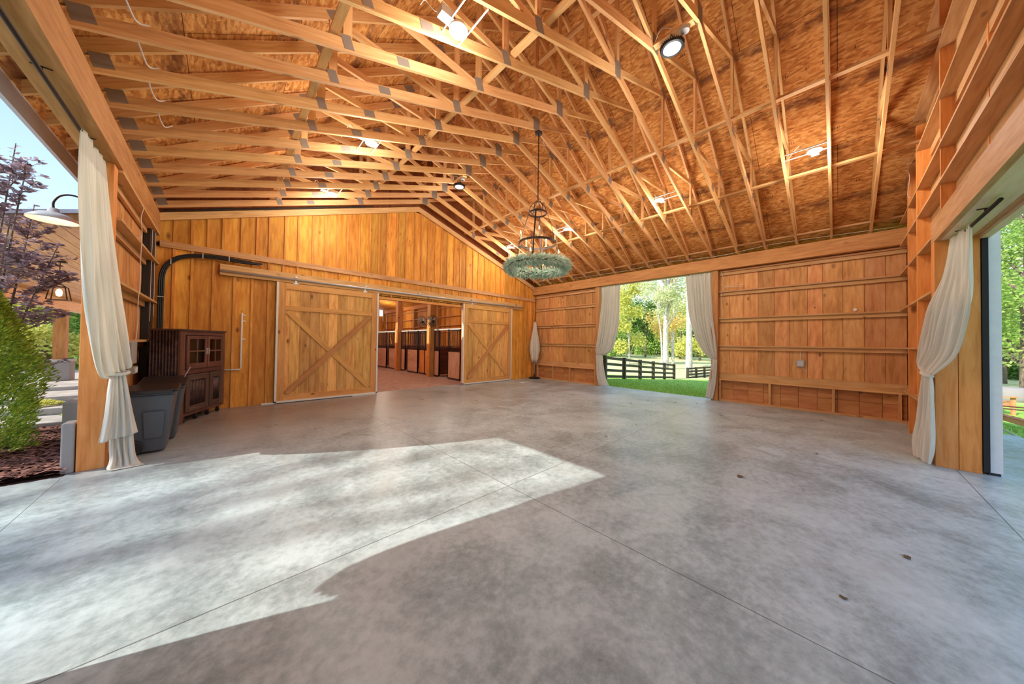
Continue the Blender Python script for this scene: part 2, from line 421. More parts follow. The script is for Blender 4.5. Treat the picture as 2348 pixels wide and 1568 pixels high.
# lawn terrain
def tz(x, y):
    d = x*.687+y*.727
    a = min(max((d-13.4)/7.9, 0), 1)
    q = min(max((x-10.8)/3.5, 0), 1)*min(max((-1.9-y)/1.2, 0), 1)
    return -.03-.84*a-.55*q*(1-a)
g = MB(); NX, NY = 60, 70
xs = [-1.2+k*2.0 if k > 6 else 10.13+(k-6)*1.9 for k in range(NX)]
xs = [10.13+k*.5 for k in range(24)]+[22.2+k*3 for k in range(40)]
ys = [-60+k*3 for k in range(18)]+[-6+k*.5 for k in range(12)]+[k*1.5 for k in range(20)]+[30+k*3 for k in range(35)]
pts = [[(x, y, tz(x, y)) for x in xs] for y in ys]
g.grid(pts[:], True)
lawn = g.build('ground', 'lawn', smooth=True, kind='structure')
def mat_ground():
    t = NT('lawn_and_pasture'); G = t.n('ShaderNodeNewGeometry'); P = G.outputs['Position']
    n = t.noise(P, 6, 5, .7); n2 = t.noise(P, .35, 4, .6)
    c1 = t.ramp(n, [(.3, lin((112, 156, 62))), (.5, lin((150, 190, 84))), (.7, lin((186, 212, 112)))])
    c2 = t.ramp(n, [(.3, lin((196, 196, 128))), (.7, lin((232, 228, 180)))])
    s = t.n('ShaderNodeSeparateXYZ'); t.l(P, s.inputs[0])
    k = t.math('MULTIPLY', t.math('SUBTRACT', t.math('ADD', s.outputs[0], t.math('MULTIPLY', n2, 4)), 23), .4, clamp=True)
    t.l(t.mix(k, c1, c2), t.b.inputs['Base Color']); t.b.inputs['Roughness'].default_value = .95; t.b.inputs['Specular IOR Level'].default_value = .1
    t.bump(n, .6, .05); return t.m
lawn.data.materials[0] = mat_ground()
# south lawn beyond apron
MB().box(-30, 10.13, -60, -2.15, -.3, -.03, 0).build('ground', 'lawn', kind='structure')
# west ground beyond mulch
MB().box(-60, -1.2, 9.2, 70, -.3, -.05, 0).build('ground', 'lawn', kind='structure')
MB().box(-60, -9, -60, 9.2, -.3, -.05, 0).build('ground', 'lawn', kind='structure')

# ---- ceiling (roof deck)
g = MB()
for sgn in (-1, 1):
    xe = CX+sgn*5.95
    def pt(x, dz): return (x, zt(x)+.16+dz)
    xa, za = pt(CX, 0); xb_, zb_ = pt(xe, 0); L = math.hypot(xb_-xa, zb_-za)
    Y0, Y1 = -1.45, 9.32
    g.face([(xa, Y0, za), (xa, Y1, za), (xb_, Y1, zb_), (xb_, Y0, zb_)], [(Y0, 0), (Y1, 0), (Y1, L), (Y0, L)])
    g.face([(xa, Y0, za+.06), (xb_, Y0, zb_+.06), (xb_, Y1, zb_+.06), (xa, Y1, za+.06)], [(Y0, 0), (Y1, 0), (Y1, L), (Y0, L)])
    g.face([(xb_, Y0, zb_), (xb_, Y1, zb_), (xb_, Y1, zb_+.06), (xb_, Y0, zb_+.06)])
    for Y in (Y0, Y1): g.face([(xa, Y, za), (xb_, Y, zb_), (xb_, Y, zb_+.06), (xa, Y, za+.06)])
g.build('ceiling', 'osb', kind='structure')

# ---- helper: vertical boards on a wall plane
def vboards(mb, bb, a0, a1, zlo, zhi, plane, ax, pitch, gap, th, side, strip=0, rnd=.15):
    """ax 'x': wall runs along x at y=plane; 'y': along y at x=plane. side: +1 the board thickness goes to +axis"""
    p = a0; 
    while p < a1-.02:
        w = pitch*(1+RND.uniform(-rnd, rnd)); q = min(p+w, a1)
        if a1-q < .08: q = a1
        e0, e1 = p+gap/2, q-gap/2
        z0 = zlo(.5*(p+q)) if callable(zlo) else zlo
        t0 = zhi(e0) if callable(zhi) else zhi; t1 = zhi(e1) if callable(zhi) else zhi
        lo, hi = sorted((plane, plane+side*th))
        def P(a, b, z): return (a, b, z) if ax == 'x' else (b, a, z)
        mb.hexa([P(e0, lo, z0), P(e1, lo, z0), P(e1, hi, z0), P(e0, hi, z0), P(e0, lo, t0), P(e1, lo, t1), P(e1, hi, t1), P(e0, hi, t0)])
        if strip and bb is not None and q < a1-.05:
            lo2, hi2 = sorted((plane, plane-side*strip)); s0, s1 = q-.02, q+.02
            tt0 = zhi(s0) if callable(zhi) else zhi; tt1 = zhi(s1) if callable(zhi) else zhi
            bb.hexa([P(s0, lo2, z0), P(s1, lo2, z0), P(s1, hi2, z0), P(s0, hi2, z0), P(s0, lo2, tt0), P(s1, lo2, tt1), P(s1, hi2, tt1), P(s0, hi2, tt0)])
        p = q
# ---- far gable wall (stable side)
wf = thing('wall_far', None, None, (4.5, YF, 0), kind='structure')
mb, bb = MB(), MB()
top = lambda x: zb(x)-.12
vboards(mb, bb, -1.0, 3.1, .0, 3.30, YF, 'x', .29, .004, .03, 1, .025)
vboards(mb, bb, 3.1, 6.35, 2.80, 3.30, YF, 'x', .27, .004, .03, 1, .02)
vboards(mb, bb, 6.35, 10.0, .0, 3.30, YF, 'x', .2, .004, .03, 1, .02)
vboards(mb, bb, -1.0, 10.0, 3.38, top, YF, 'x', .26, .004, .03, 1, .025)
mb.build('siding_boards', 'board', wf); bb.build('battens', 'batten', wf)
g = MB().box(-1.2, 10.12, YF+.03, YF+.12, 3.9, 4.0); 
g.hexa([(-1.2, YF+.1, 0), (3.1, YF+.1, 0), (3.1, YF+.13, 0), (-1.2, YF+.13, 0), (-1.2, YF+.1, 3.85), (3.1, YF+.1, 3.85), (3.1, YF+.13, 3.85), (-1.2, YF+.13, 3.85)])
g.hexa([(6.35, YF+.1, 0), (10.1, YF+.1, 0), (10.1, YF+.13, 0), (6.35, YF+.13, 0), (6.35, YF+.1, 3.85), (10.1, YF+.1, 3.85), (10.1, YF+.13, 3.85), (6.35, YF+.13, 3.85)])
g.box(3.1, 6.35, YF+.1, YF+.13, 2.8, 3.9)
g.hexa([(-1.4, YF+.1, 3.85), (CX, YF+.1, 3.85), (CX, YF+.13, 3.85), (-1.4, YF+.13, 3.85), (-1.4, YF+.1, 3.95), (CX, YF+.1, 7.8), (CX, YF+.13, 7.8), (-1.4, YF+.13, 3.95)])
g.hexa([(CX, YF+.1, 3.85), (10.3, YF+.1, 3.85), (10.3, YF+.13, 3.85), (CX, YF+.13, 3.85), (CX, YF+.1, 7.8), (10.3, YF+.1, 3.95), (10.3, YF+.13, 3.95), (CX, YF+.13, 7.8)])
g.build('backing_sheet', 'exterior', wf)
MB().box(-.9, 9.95, YF-.045, YF-.001, 3.285, 3.41).build('girt', 'girt', wf)
g = MB().box(3.1, 3.2, YF, YF+.14, 0, 2.8); g.box(6.25, 6.35, YF, YF+.14, 0, 2.8); g.box(3.1, 6.35, YF, YF+.14, 2.72, 2.82)
g.build('opening_frame', 'post', wf)
g = MB()
for sg in (-1, 1):
    xa = CX; xb_ = CX+sg*5.4
    def q(x, z0): return [(x, YF-.085, z0), (x, YF-.04, z0), (x, YF-.04, z0+.15), (x, YF-.085, z0+.15)]
    g.hexa(q(xa, zb(xa)-.135)+q(xb_, zb(xb_)-.135))
g.build('rake_trim', 'truss', wf)
g = MB()
for q in ((7.6, 4.55),):
    g.lathe([(0, 0), (.045, .0), (.045, .004), (0, .004)], (q[0], YF-.03, q[1]), 10, 'y')
# ---- right eave wall
XR = 10.04
wr = thing('wall_right', None, None, (XR, 4, 0), kind='structure')
mb = MB()
for a0, a1, pt_ in ((-.95, 2.27, .29), (6.05, 9.12, .27)):
    vboards(mb, None, a0, a1, .62, 3.62, XR, 'y', pt_, .006, .025, 1)
mb.build('pine_boards', 'panel', wr)
g = MB()
for a0, a1, n in ((-.95, 2.27, 10), (6.05, 9.12, 6)):
    w = (a1-a0)/n
    for k in range(n):
        g.box(XR+.005, XR+.02, a0+k*w+.003, a0+(k+1)*w-.003, 0, .33, 1); g.box(XR+.005, XR+.02, a0+k*w+.003, a0+(k+1)*w-.003, .336, .66, 1)
g.build('lower_panels', 'plywood', wr)
MB().box(XR+.03, XR+.06, -1.2, 2.27, 0, 3.9).box(XR+.03, XR+.06, 6.05, 9.25, 0, 3.9).box(XR+.03, XR+.06, 2.27, 6.05, 3.62, 3.9).build('exterior_siding', 'exterior', wr)
for a0, a1 in ((-.95, 2.25), (6.07, 9.08)):
    for z in (3.54, 2.985, 2.26, 1.51):
        MB().box(9.94, XR-.002, a0, a1, z-.035, z).build('girt', 'girt', wr)
        MB().box(9.985, XR-.003, a0, a1, z-.12, z-.037).build('girt', 'girt', wr)
    MB().box(9.99, XR-.003, a0, a1, .60, .76).build('girt', 'girt', wr)
    MB().box(9.95, XR, a0, a1, .56, .60).build('girt', 'truss', wr)
    MB().box(9.94, XR, a0, a1, .0, .045).build('base_plate', 'girt', wr)
for y in (2.23, 1.18, .08, -.85, 8.95, 8.1, 7.25, 6.12):
    MB().box(9.955, XR, y-.02, y+.02, .045, .56).build('stud', 'girt', wr)
# ---- left eave wall
XL = -1.06
wl = thing('wall_left', None, None, (XL, 7.5, 0), kind='structure')
mb = MB(); vboards(mb, None, 5.95, 9.12, 0, 3.6, XL, 'y', .26, .006, .025, -1); vboards(mb, None, -1.15, 2.3, 0, 3.6, XL, 'y', .26, .006, .025, -1)
mb.build('pine_boards', 'panel', wl)
MB().box(XL-.07, XL-.03, 5.95, 9.25, 0, 3.9).box(XL-.07, XL-.03, -1.2, 2.3, 0, 3.9).build('exterior_siding', 'exterior', wl)
for z in (3.53, 2.95, 2.19, 1.47, .6):
    MB().box(-1.05, -.9, 5.97, 9.08, z-.035, z).build('girt', 'girt', wl)
    MB().box(-1.05, -1.01, 5.97, 9.08, z-.13, z-.037).build('girt', 'girt', wl)
    MB().box(-1.05, -.9, -.9, 2.25, z-.035, z).build('girt', 'girt', wl)
MB().box(-1.05, -.93, 5.97, 9.08, 0, .045).build('base_plate', 'girt', wl)
MB().box(-1.05, -.97, 8.62, 8.72, 0, 3.53).build('stud', 'black', wl)
MB().box(-1.05, -.95, 8.80, 8.98, 0, 3.53).build('stud', 'old_wood', wl)
# ---- near gable wall
YN = -1.03
wn = thing('wall_near', None, None, (8, YN, 0), kind='structure')
mb = MB(); rt = lambda x: zt(x)+.15
vboards(mb, None, 6.85, 10.0, 0, rt, YN, 'x', .27, .006, .025, -1)
vboards(mb, None, .55, 6.85, 3.17, rt, YN, 'x', .27, .006, .025, -1)
vboards(mb, None, -1.05, .55, 0, rt, YN, 'x', .27, .006, .025, -1)
mb.build('pine_boards', 'panel', wn)
g = MB()
for x0, x1, zl in ((-1.15, .55, 0), (.55, CX, 3.17), (CX, 6.85, 3.17), (6.85, 10.1, 0)):
    g.hexa([(x0, -1.14, zl), (x1, -1.14, zl), (x1, -1.1, zl), (x0, -1.1, zl), (x0, -1.14, rt(x0)), (x1, -1.14, rt(x1)), (x1, -1.1, rt(x1)), (x0, -1.1, rt(x0))])
g.build('exterior_siding', 'exterior', wn)
for z in (2.985, 2.27, 1.51, .7):
    MB().box(6.87, 9.93, -1.02, -.85, z-.03, z).build('girt', 'girt', wn)
    MB().box(6.87, 9.93, -1.02, -.98, z-.12, z-.032).build('girt', 'girt', wn)
for z in (3.56, 4.01, 4.62, 5.25, 5.9):
    xr = CX+(7.66+.1-z)/.667; xl = CX-(7.66+.1-z)/.667
    xr = min(xr, 9.9); xl = max(xl, -.9)
    MB().box(xl, xr, -1.0, -.85, z-.03, z).build('girt', 'girt', wn)
    MB().box(xl, xr, -1.02, -.98, z-.15, z-.032).build('girt', 'girt', wn)
MB().box(6.87, 9.93, -1.02, -.9, 0, .045).build('base_plate', 'girt', wn)
for x in (8.82, 7.9):
    MB().box(x, x+.09, -1.0, -.852, 0, min(rt(x)-.2, 5.0)).build('stud', 'post', wn)
for x, yf in ((6.42, -.872), (5.2, -.975), (3.4, -.975), (1.8, -.975)):
    MB().box(x, x+.045, -1.02, yf, 3.17, rt(x)-.03).build('stud', 'post', wn)

# ================================================================ TIMBERS
tag(MB().box(-1.15, -.9, -1.0, 9.1, 3.53, 3.92, 1).build('header_beam', 'beam', bevel=.006), 'long reddish timber beam carrying the trusses above the left-hand curtain', 'beam')
tag(MB().box(9.8, 10.03, -1.0, 9.1, 3.56, 3.89, 1).build('header_beam', 'beam', bevel=.006), 'long timber beam above the garden doorway and the right-hand panelled wall', 'beam')
nh = thing('header_beam', 'deep box beam over the wide opening at the far right with pale boarded underside', 'beam', (3.7, -1.0, 2.88))
MB().box(.55, 6.86, -.9, -.85, 2.88, 3.17).build('side_board', 'girt', nh)
MB().box(.55, 6.86, -1.18, -1.13, 2.88, 3.17).build('side_board', 'girt', nh)
MB().box(.55, 6.86, -1.0, -.9, 2.88, 2.90).box(.55, 6.86, -1.13, -1.0, 2.885, 2.905).build('soffit_board', 'soffit', nh)
MB().box(.55, 6.86, -1.25, -1.18, 2.84, 2.90).build('outer_trim', 'soffit', nh)
MB().box(.55, 6.66, -.89, -1.0, 3.14, 3.17).build('top_board', 'soffit', nh)
tag(MB().box(-1.14, -.94, 5.8, 5.97, 0, 3.53).build('timber_post', 'post', bevel=.006), 'square orange timber post behind the left curtain beside the mulch bed', 'post')
tp = thing('timber_post', 'orange two-board timber post behind the grey curtain at far right', 'post', (6.75, -1.0, 0))
MB().box(6.67, 6.86, -1.02, -.85, 0, 2.88).build('post_board', 'post', tp, bevel=.004)
MB().box(6.675, 6.86, -1.185, -1.025, 0, 2.88).build('post_board', 'post', tp, bevel=.004)
tag(MB().box(9.86, 10.04, 5.9, 6.06, 0, 3.56).build('timber_post', 'beam', bevel=.005), 'timber post at the left jamb of the garden doorway', 'post')
tag(MB().box(9.86, 10.04, 2.26, 2.42, 0, 3.56).build('timber_post', 'beam', bevel=.005), 'timber post at the right jamb of the garden doorway', 'post')
tag(MB().box(-1.15, -.9, 2.27, 2.42, 0, 3.53).build('timber_post', 'post', bevel=.005), 'timber post at the near jamb of the sunlit side opening', 'post')
tag(MB().box(.5, .6, -1.16, -.86, 0, 2.88).build('timber_post', 'post', bevel=.005), 'timber post at the left jamb of the wide right-hand opening', 'post')
# fascia and rafter tails outside left eave
tag(MB().box(-1.50, -1.465, -1.4, 9.3, 3.66, 3.86).build('fascia_board', 'fascia'), 'grey metal-clad fascia along the left eave against the sky', 'fascia')
tag(MB().box(-1.51, -1.465, -1.4, 9.3, 3.86, 3.885).build('drip_edge', 'whitemetal'), 'thin white drip edge on top of the grey left fascia', 'roof edge')

# ================================================================ TRUSSES
def make_truss(label):
    t = thing('roof_truss', label, 'roof truss', (CX, TY[0], 0), 'scissor trusses spanning the hall')
    W = .038; y = TY[0]
    def mem(name, x0, z0, x1, z1, h, off=0):
        return MB().bar((x0, y+off, z0), (x1, y+off, z1), W, h, (0, 0, 1)).build(name, 'truss', t)
    def prism(name, xa, xb, fz, h):
        g = MB(); a, b = y-W/2, y+W/2
        q = lambda x: [(x, a, fz(x)), (x, b, fz(x)), (x, b, fz(x)+h), (x, a, fz(x)+h)]
        return g.hexa(q(xa)+q(xb)).build(name, 'truss', t)
    for s in (-1, 1):
        prism('bottom_chord', CX+s*5.38, CX, zb, .125)
        prism('top_chord', CX+s*5.85, CX, zt, .135)
        T1 = (CX+s*1.84, zt(CX+s*1.84)+.03); B1 = (CX+s*1.84, zb(CX+s*1.84)+.06)
        T2 = (CX+s*3.55, zt(CX+s*3.55)+.03); B2 = (CX+s*3.55, zb(CX+s*3.55)+.06)
        mem('web', CX, 5.80, T1[0], T1[1], .085); mem('web', B1[0], B1[1], T1[0], T1[1], .085)
        mem('web', B1[0], B1[1], T2[0], T2[1], .085); mem('web', B2[0], B2[1], T2[0], T2[1], .085)
    mem('king_post', CX, 5.75, CX, 7.74, .085)
    def plate(x, z, w, h, tilt=0):
        g = MB()
        for dy in (-W/2-.0025, W/2+.0005):
            c, s_ = math.cos(tilt), math.sin(tilt)
            P = []
            for yy in (y+dy, y+dy+.002):
                for (a, b) in ((-w/2, -h/2), (w/2, -h/2), (w/2, h/2), (-w/2, h/2)):
                    P.append((x+a*c-b*s_, yy, z+a*s_+b*c))
            g.hexa(P)
        g.build('connector_plate', 'plate', t)
    plate(CX, 5.82, .17, .26); plate(CX, 7.68, .2, .16)
    sl = math.atan(.3345); st_ = math.atan(.667)
    for s in (-1, 1):
        plate(CX+s*1.84, zb(CX+s*1.84)+.09, .13, .17, -s*sl); plate(CX+s*1.84, zt(CX+s*1.84)+.05, .2, .12, -s*st_)
        plate(CX+s*3.55, zb(CX+s*3.55)+.09, .1, .14, -s*sl); plate(CX+s*3.55, zt(CX+s*3.55)+.05, .14, .1, -s*st_)
        plate(CX+s*5.3, zb(CX+s*5.3)+.11, .13, .13, -s*sl)
        plate(CX+s*2.95, zb(CX+s*2.95)+.065, .15, .09, -s*sl)
    return t
ORD = ['first', 'second', 'third', 'fourth', 'fifth', 'sixth', 'seventh', 'eighth', 'ninth', 'tenth', 'eleventh', 'twelfth', 'thirteenth', 'fourteenth', 'fifteenth', 'sixteenth', 'last']
def tlabel(k):
    if k == 8: return 'timber scissor roof truss the chandelier hangs from, ninth from the sliding-door wall'
    n = 16-k
    if n == 16: return 'timber scissor roof truss nearest the camera-side gable, last in the row'
    return 'timber scissor roof truss, %s in the row from the sliding-door wall' % ORD[n]
t0 = make_truss(tlabel(0))
for k in range(1, 17): copy_tree(t0, (CX, TY[k], 0), tlabel(k))
# lateral braces
def brace(x, z, label, y0=-1.0, y1=9.0, tilt=0):
    tag(MB().box(x-.042, x+.042, y0, y1, z, z+.036).build('lateral_brace', 'truss'), label, 'brace', 'long flat braces across the trusses')
brace(CX+1.72, zb(CX+1.72)+.15, 'long pale brace across the truss bottoms, upper one on the right-hand slope')
brace(CX+3.43, zb(CX+3.43)+.15, 'long pale brace across the truss bottoms, lower one on the right-hand slope')
brace(CX-1.72, zb(CX-1.72)+.15, 'long pale brace across the truss bottoms, upper one on the left-hand slope')
brace(CX-3.67, zb(CX-3.67)+.15, 'long pale brace across the truss bottoms, lower one on the left-hand slope')
brace(CX+.07, 7.1, 'long pale brace up beside the king posts under the ridge')
brace(CX+5.28, 4.08, 'narrow timber strip on top of the right-hand beam between truss heels')
for i, k in enumerate((2, 3)): pass
# ================================================================ DOORS
def barn_door(n, x0, x1):
    t = thing('door_%d' % n, None, None, ((x0+x1)/2, 9.04, 0), kind='structure'); za, zc = .035, 2.86; zc = 2.855
    g = MB(); vboards(g, None, x0+.03, x1-.03, za, zc, 9.045, 'x', .21, .004, .02, 1, rnd=.05); g.build('door_boards', 'door_board', t)
    for a in (x0+.02, x1-.16): MB().box(a, a+.14, 9.02, 9.044, za, zc).build('stile', 'door_frame', t)
    for z, h in ((za+.01, .15), (2.2, .11), (zc-.15, .15)): MB().box(x0+.16, x1-.16, 9.021, 9.044, z, z+h).build('rail', 'door_frame', t)
    MB().bar((x0+.2, 9.032, 2.18), (x1-.2, 9.032, .22), .022, .12, (0, 0, 1)).build('cross_brace', 'door_frame', t)
    MB().bar((x0+.2, 9.012, .22), (x1-.2, 9.012, 2.18), .022, .12, (0, 0, 1)).build('cross_brace', 'beam', t)
    g = MB().box(x0-.02, x0+.02, 9.0, 9.07, za-.01, zc).box(x1-.02, x1+.02, 9.0, 9.07, za-.01, zc).box(x0-.02, x1+.02, 9.0, 9.07, za-.02, za+.02)
    g.build('metal_edge', 'whitemetal', t)
    for a in (x0+.35, x1-.35):
        MB().box(a-.02, a+.02, 9.02, 9.03, zc-.02, 2.93).box(a-.05, a+.05, 9.015, 9.02, zc-.01, zc+.02).build('hanger', 'steel', t)
barn_door(1, .95, 3.24); barn_door(2, 6.18, 8.48)
t = thing('door_track', 'long steel rail and backing board the two barn doors slide on', 'door rail', (4.5, 9.05, 2.86))
MB().box(-.04, 9.1, 9.045, 9.093, 2.87, 3.10).build('backing_board', 'girt', t)
g = MB(); g.tube([(-.04, 9.02, 2.955), (9.08, 9.02, 2.955)], .028, 10); g.build('rail', 'steel', t, smooth=True)
for x in (1.3, 2.9, 4.5, 6.5, 8.1): MB().box(x-.02, x+.02, 8.992, 9.05, 2.985, 3.03).build('rail_bracket', 'steel', t)
tag(MB().box(.7, .93, 9.03, 9.10, .0, .03).box(2.6, 3.2, 8.96, 8.99, .0, .012).build('floor_guide', 'whitemetal'), 'white metal guide strip on the floor under the closed barn door', 'door guide')

# ================================================================ CURTAINS
def curtain(label, rows, folds, amp, parts, ph=0, ncol=110, group=None, loc=None):
    t = thing('curtain', label, 'curtain', loc)
    def sheet(name, rows, folds, amps, ph=0, irr=.35, hem=0):
        n = len(rows); pts = []
        A = smoothpts([r_[0] for r_ in rows], 7); B = smoothpts([r_[1] for r_ in rows], 7)
        for i in range(len(A)):
            s = i/7; k = min(int(s), n-2); fr = s-k; am = amps[k]*(1-fr)+amps[k+1]*fr
            a, b = A[i], B[i]; d = (b-a); nrm = Vector((-d.y, d.x, 0)); nrm = nrm.normalized() if nrm.length > 1e-5 else Vector((0, 1, 0))
            row = []
            for c in range(ncol+1):
                q = c/ncol
                w = math.sin(2*math.pi*folds*(q+.03*math.sin(9*q+ph))+ph+.5*math.sin(s*1.3+q*4))
                w = .7*w+irr*math.sin(2*math.pi*folds*.43*q+1.7+s*.7)+.15*math.sin(2*math.pi*folds*2.3*q+s*2)
                p = a+d*q+nrm*am*w
                row.append(p)
            pts.append(row)
        g = MB(); g.grid(pts); return g.build(name, 'linen', t, smooth=True, solid=.004)
    for (nm, rws, fo, am, p_) in parts: sheet(nm, rws, fo, am, p_)
    return t
V3 = Vector
c1 = curtain('long cream linen curtain tied back against the left timber post', None, 0, 0, [
    ('drape', [(V3((-1.0, 4.95, 3.5)), V3((-1.0, 5.77, 3.5))), (V3((-1.0, 5.0, 2.9)), V3((-.95, 5.73, 2.86))), (V3((-1.0, 5.12, 2.24)), V3((-.89, 5.73, 2.24))),
               (V3((-1.0, 5.28, 1.7)), V3((-.83, 5.73, 1.7))), (V3((-.99, 5.42, 1.34)), V3((-.79, 5.73, 1.36))), (V3((-.96, 5.58, 1.07)), V3((-.76, 5.73, 1.17))),
               (V3((-.90, 5.68, 1.03)), V3((-.80, 5.74, 1.14)))], 5, [.012, .03, .04, .045, .04, .03, .012], 0),
    ('skirt', [(V3((-.89, 5.69, 1.15)), V3((-.81, 5.73, 1.15))), (V3((-.91, 5.67, .95)), V3((-.78, 5.72, .95))), (V3((-.93, 5.65, .6)), V3((-.73, 5.70, .62))), (V3((-.96, 5.63, .32)), V3((-.685, 5.69, .38)))], 4, [.012, .02, .03, .035], 1),
    ('under_layer', [(V3((-.90, 5.72, .5)), V3((-.74, 5.74, .5))), (V3((-.90, 5.71, .25)), V3((-.72, 5.74, .25))), (V3((-.89, 5.69, .1)), V3((-.70, 5.73, .1))), (V3((-.90, 5.64, .02)), V3((-.66, 5.70, .015))), (V3((-.86, 5.58, .012)), V3((-.62, 5.62, .008)))], 4, [.02, .03, .03, .03, .006], 2)],
    loc=(-.9, 5.6, 0))
g = MB(); g.tube([(-.85+.075*math.cos(a), 5.71+.05*math.sin(a), 1.09+.015*math.sin(a)) for a in [2*math.pi*k/20 for k in range(20)]], .018, 8, closed=True)
g.build('tie', 'linen', c1, smooth=True)
g = MB(); g.tube([(-.8, 5.75, 1.1), (-.8, 5.80, 1.12)], .006, 6); g.build('hook', 'iron', c1)
def rod(label, p0, p1, rad, mats='iron', br=3, up=.05, axis='y'):
    t = thing('curtain_rod', label, 'curtain rod', p0)
    g = MB(); g.tube([p0, p1], rad, 10); g.build('rod', mats, t, smooth=True)
    for k in range(br):
        q = Vector(p0).lerp(Vector(p1), (k+.5)/br); g = MB()
        g.tube([q, q+Vector((0, 0, up))], rad*.5, 6)
        d = Vector((.05, 0, 0)) if axis == 'y' else Vector((0, .05, 0))
        g.tube([q+Vector((0, 0, up))-d, q+Vector((0, 0, up))+d], rad*.35, 6); g.build('bracket', 'iron', t)
    return t
curtain('cream linen curtain tied back at the near jamb of the sunlit opening', None, 0, 0, [
    ('drape', [(V3((-1.0, 3.12, 3.5)), V3((-1.0, 2.44, 3.5))), (V3((-1.0, 3.02, 2.8)), V3((-1.0, 2.44, 2.8))), (V3((-1.0, 2.93, 2.2)), V3((-1.0, 2.44, 2.2))),
               (V3((-1.0, 2.84, 1.62)), V3((-1.0, 2.43, 1.62))), (V3((-1.0, 2.73, 1.28)), V3((-1.0, 2.42, 1.3))), (V3((-.99, 2.58, 1.1)), V3((-.97, 2.40, 1.2)))], 6, [.012, .03, .035, .04, .035, .02], 0),
    ('skirt', [(V3((-.98, 2.44, 1.2)), V3((-.96, 2.38, 1.2))), (V3((-1.0, 2.50, .7)), V3((-.96, 2.40, .7))), (V3((-1.0, 2.54, .1)), V3((-.96, 2.40, .1)))], 4, [.012, .02, .03], 1)],
    loc=(-1.0, 2.8, 0))
rod('black curtain rod under the left timber beam', (-1.02, 2.43, 3.485), (-1.02, 5.79, 3.485), .016, br=3, up=.043)
c2 = curtain('grey linen curtain swept aside and knotted at the far-right post', None, 0, 0, [
    ('drape', [(V3((5.85, -.99, 2.85)), V3((6.58, -.95, 2.85))), (V3((5.84, -.985, 2.4)), V3((6.58, -.90, 2.4))), (V3((5.85, -.98, 2.05)), V3((6.62, -.815, 2.05))),
               (V3((6.02, -.97, 1.78)), V3((6.76, -.79, 1.8))), (V3((6.3, -.945, 1.42)), V3((6.92, -.765, 1.5))), (V3((6.5, -.84, 1.2)), V3((7.0, -.75, 1.28))), (V3((6.56, -.81, 1.14)), V3((6.86, -.77, 1.18)))],
     6, [.02, .025, .03, .03, .025, .02, .01], 0),
    ('skirt', [(V3((6.56, -.81, 1.18)), V3((6.86, -.77, 1.18))), (V3((6.5, -.81, .95)), V3((6.92, -.76, .95))), (V3((6.5, -.805, .5)), V3((7.06, -.745, .5))), (V3((6.5, -.80, .2)), V3((7.12, -.72, .2))), (V3((6.55, -.79, .03)), V3((7.06, -.72, .02)))], 5, [.012, .025, .03, .035, .03], 1),
    ], loc=(6.7, -.8, 0))
g = MB(); g.tube([(6.71+.15*math.cos(a), -.79+.035*math.sin(a), 1.16+.02*math.sin(a+1)) for a in [2*math.pi*k/20 for k in range(20)]], .022, 8, closed=True)
g.build('tie', 'linen', c2, smooth=True)
rod('black curtain rod under the box beam at far right', (5.0, -.99, 2.83), (6.64, -.99, 2.83), .016, br=2, up=.045, axis='x')
XW = 9.91
c3 = curtain('sheer beige curtain on the left side of the garden doorway', None, 0, 0, [
    ('drape', [(V3((XW, 5.12, 3.54)), V3((XW, 5.84, 3.54))), (V3((XW, 5.13, 3.1)), V3((XW, 5.82, 3.1))), (V3((XW, 5.16, 2.24)), V3((XW-.06, 5.86, 2.4))), (V3((XW, 5.30, 1.6)), V3((XW-.1, 5.93, 1.7))),
               (V3((XW, 5.46, 1.24)), V3((XW-.11, 5.99, 1.3))), (V3((XW-.01, 5.66, 1.12)), V3((XW-.11, 5.98, 1.15))), (V3((XW-.02, 5.80, 1.08)), V3((XW-.11, 5.98, 1.13)))], 7, [.03, .045, .045, .045, .035, .02, .01], 0),
    ('skirt', [(V3((XW-.02, 5.78, 1.12)), V3((XW-.11, 5.98, 1.12))), (V3((XW-.01, 5.74, .8)), V3((XW-.11, 5.97, .8))), (V3((XW, 5.64, .3)), V3((XW-.1, 5.93, .3))), (V3((XW, 5.52, .03)), V3((XW-.02, 5.88, .02)))], 4, [.01, .02, .025, .025], 0)],
    loc=(XW, 5.6, 0))
c4 = curtain('sheer beige curtain on the right side of the garden doorway', None, 0, 0, [
    ('drape', [(V3((XW, 3.08, 3.54)), V3((XW, 2.44, 3.54))), (V3((XW, 3.05, 3.1)), V3((XW-.05, 2.42, 3.1))), (V3((XW, 2.98, 2.38)), V3((XW-.085, 2.38, 2.35))), (V3((XW, 2.82, 1.73)), V3((XW-.1, 2.31, 1.73))),
               (V3((XW-.01, 2.64, 1.35)), V3((XW-.115, 2.27, 1.35))), (V3((XW-.03, 2.47, 1.16)), V3((XW-.115, 2.26, 1.2))), (V3((XW-.05, 2.40, 1.1)), V3((XW-.09, 2.27, 1.14)))], 7, [.03, .045, .045, .045, .035, .02, .01], 2),
    ('skirt', [(V3((XW-.05, 2.40, 1.12)), V3((XW-.11, 2.26, 1.12))), (V3((XW-.03, 2.45, .8)), V3((XW-.11, 2.27, .8))), (V3((XW, 2.51, .4)), V3((XW-.11, 2.31, .4))), (V3((XW, 2.56, .03)), V3((XW-.1, 2.38, .03)))], 4, [.01, .02, .025, .025], 0)],
    loc=(XW, 2.6, 0))
rod('thin pale curtain rod across the top of the garden doorway', (XW, 2.43, 3.53), (XW, 5.89, 3.53), .012, 'whitemetal', br=3, up=.025)

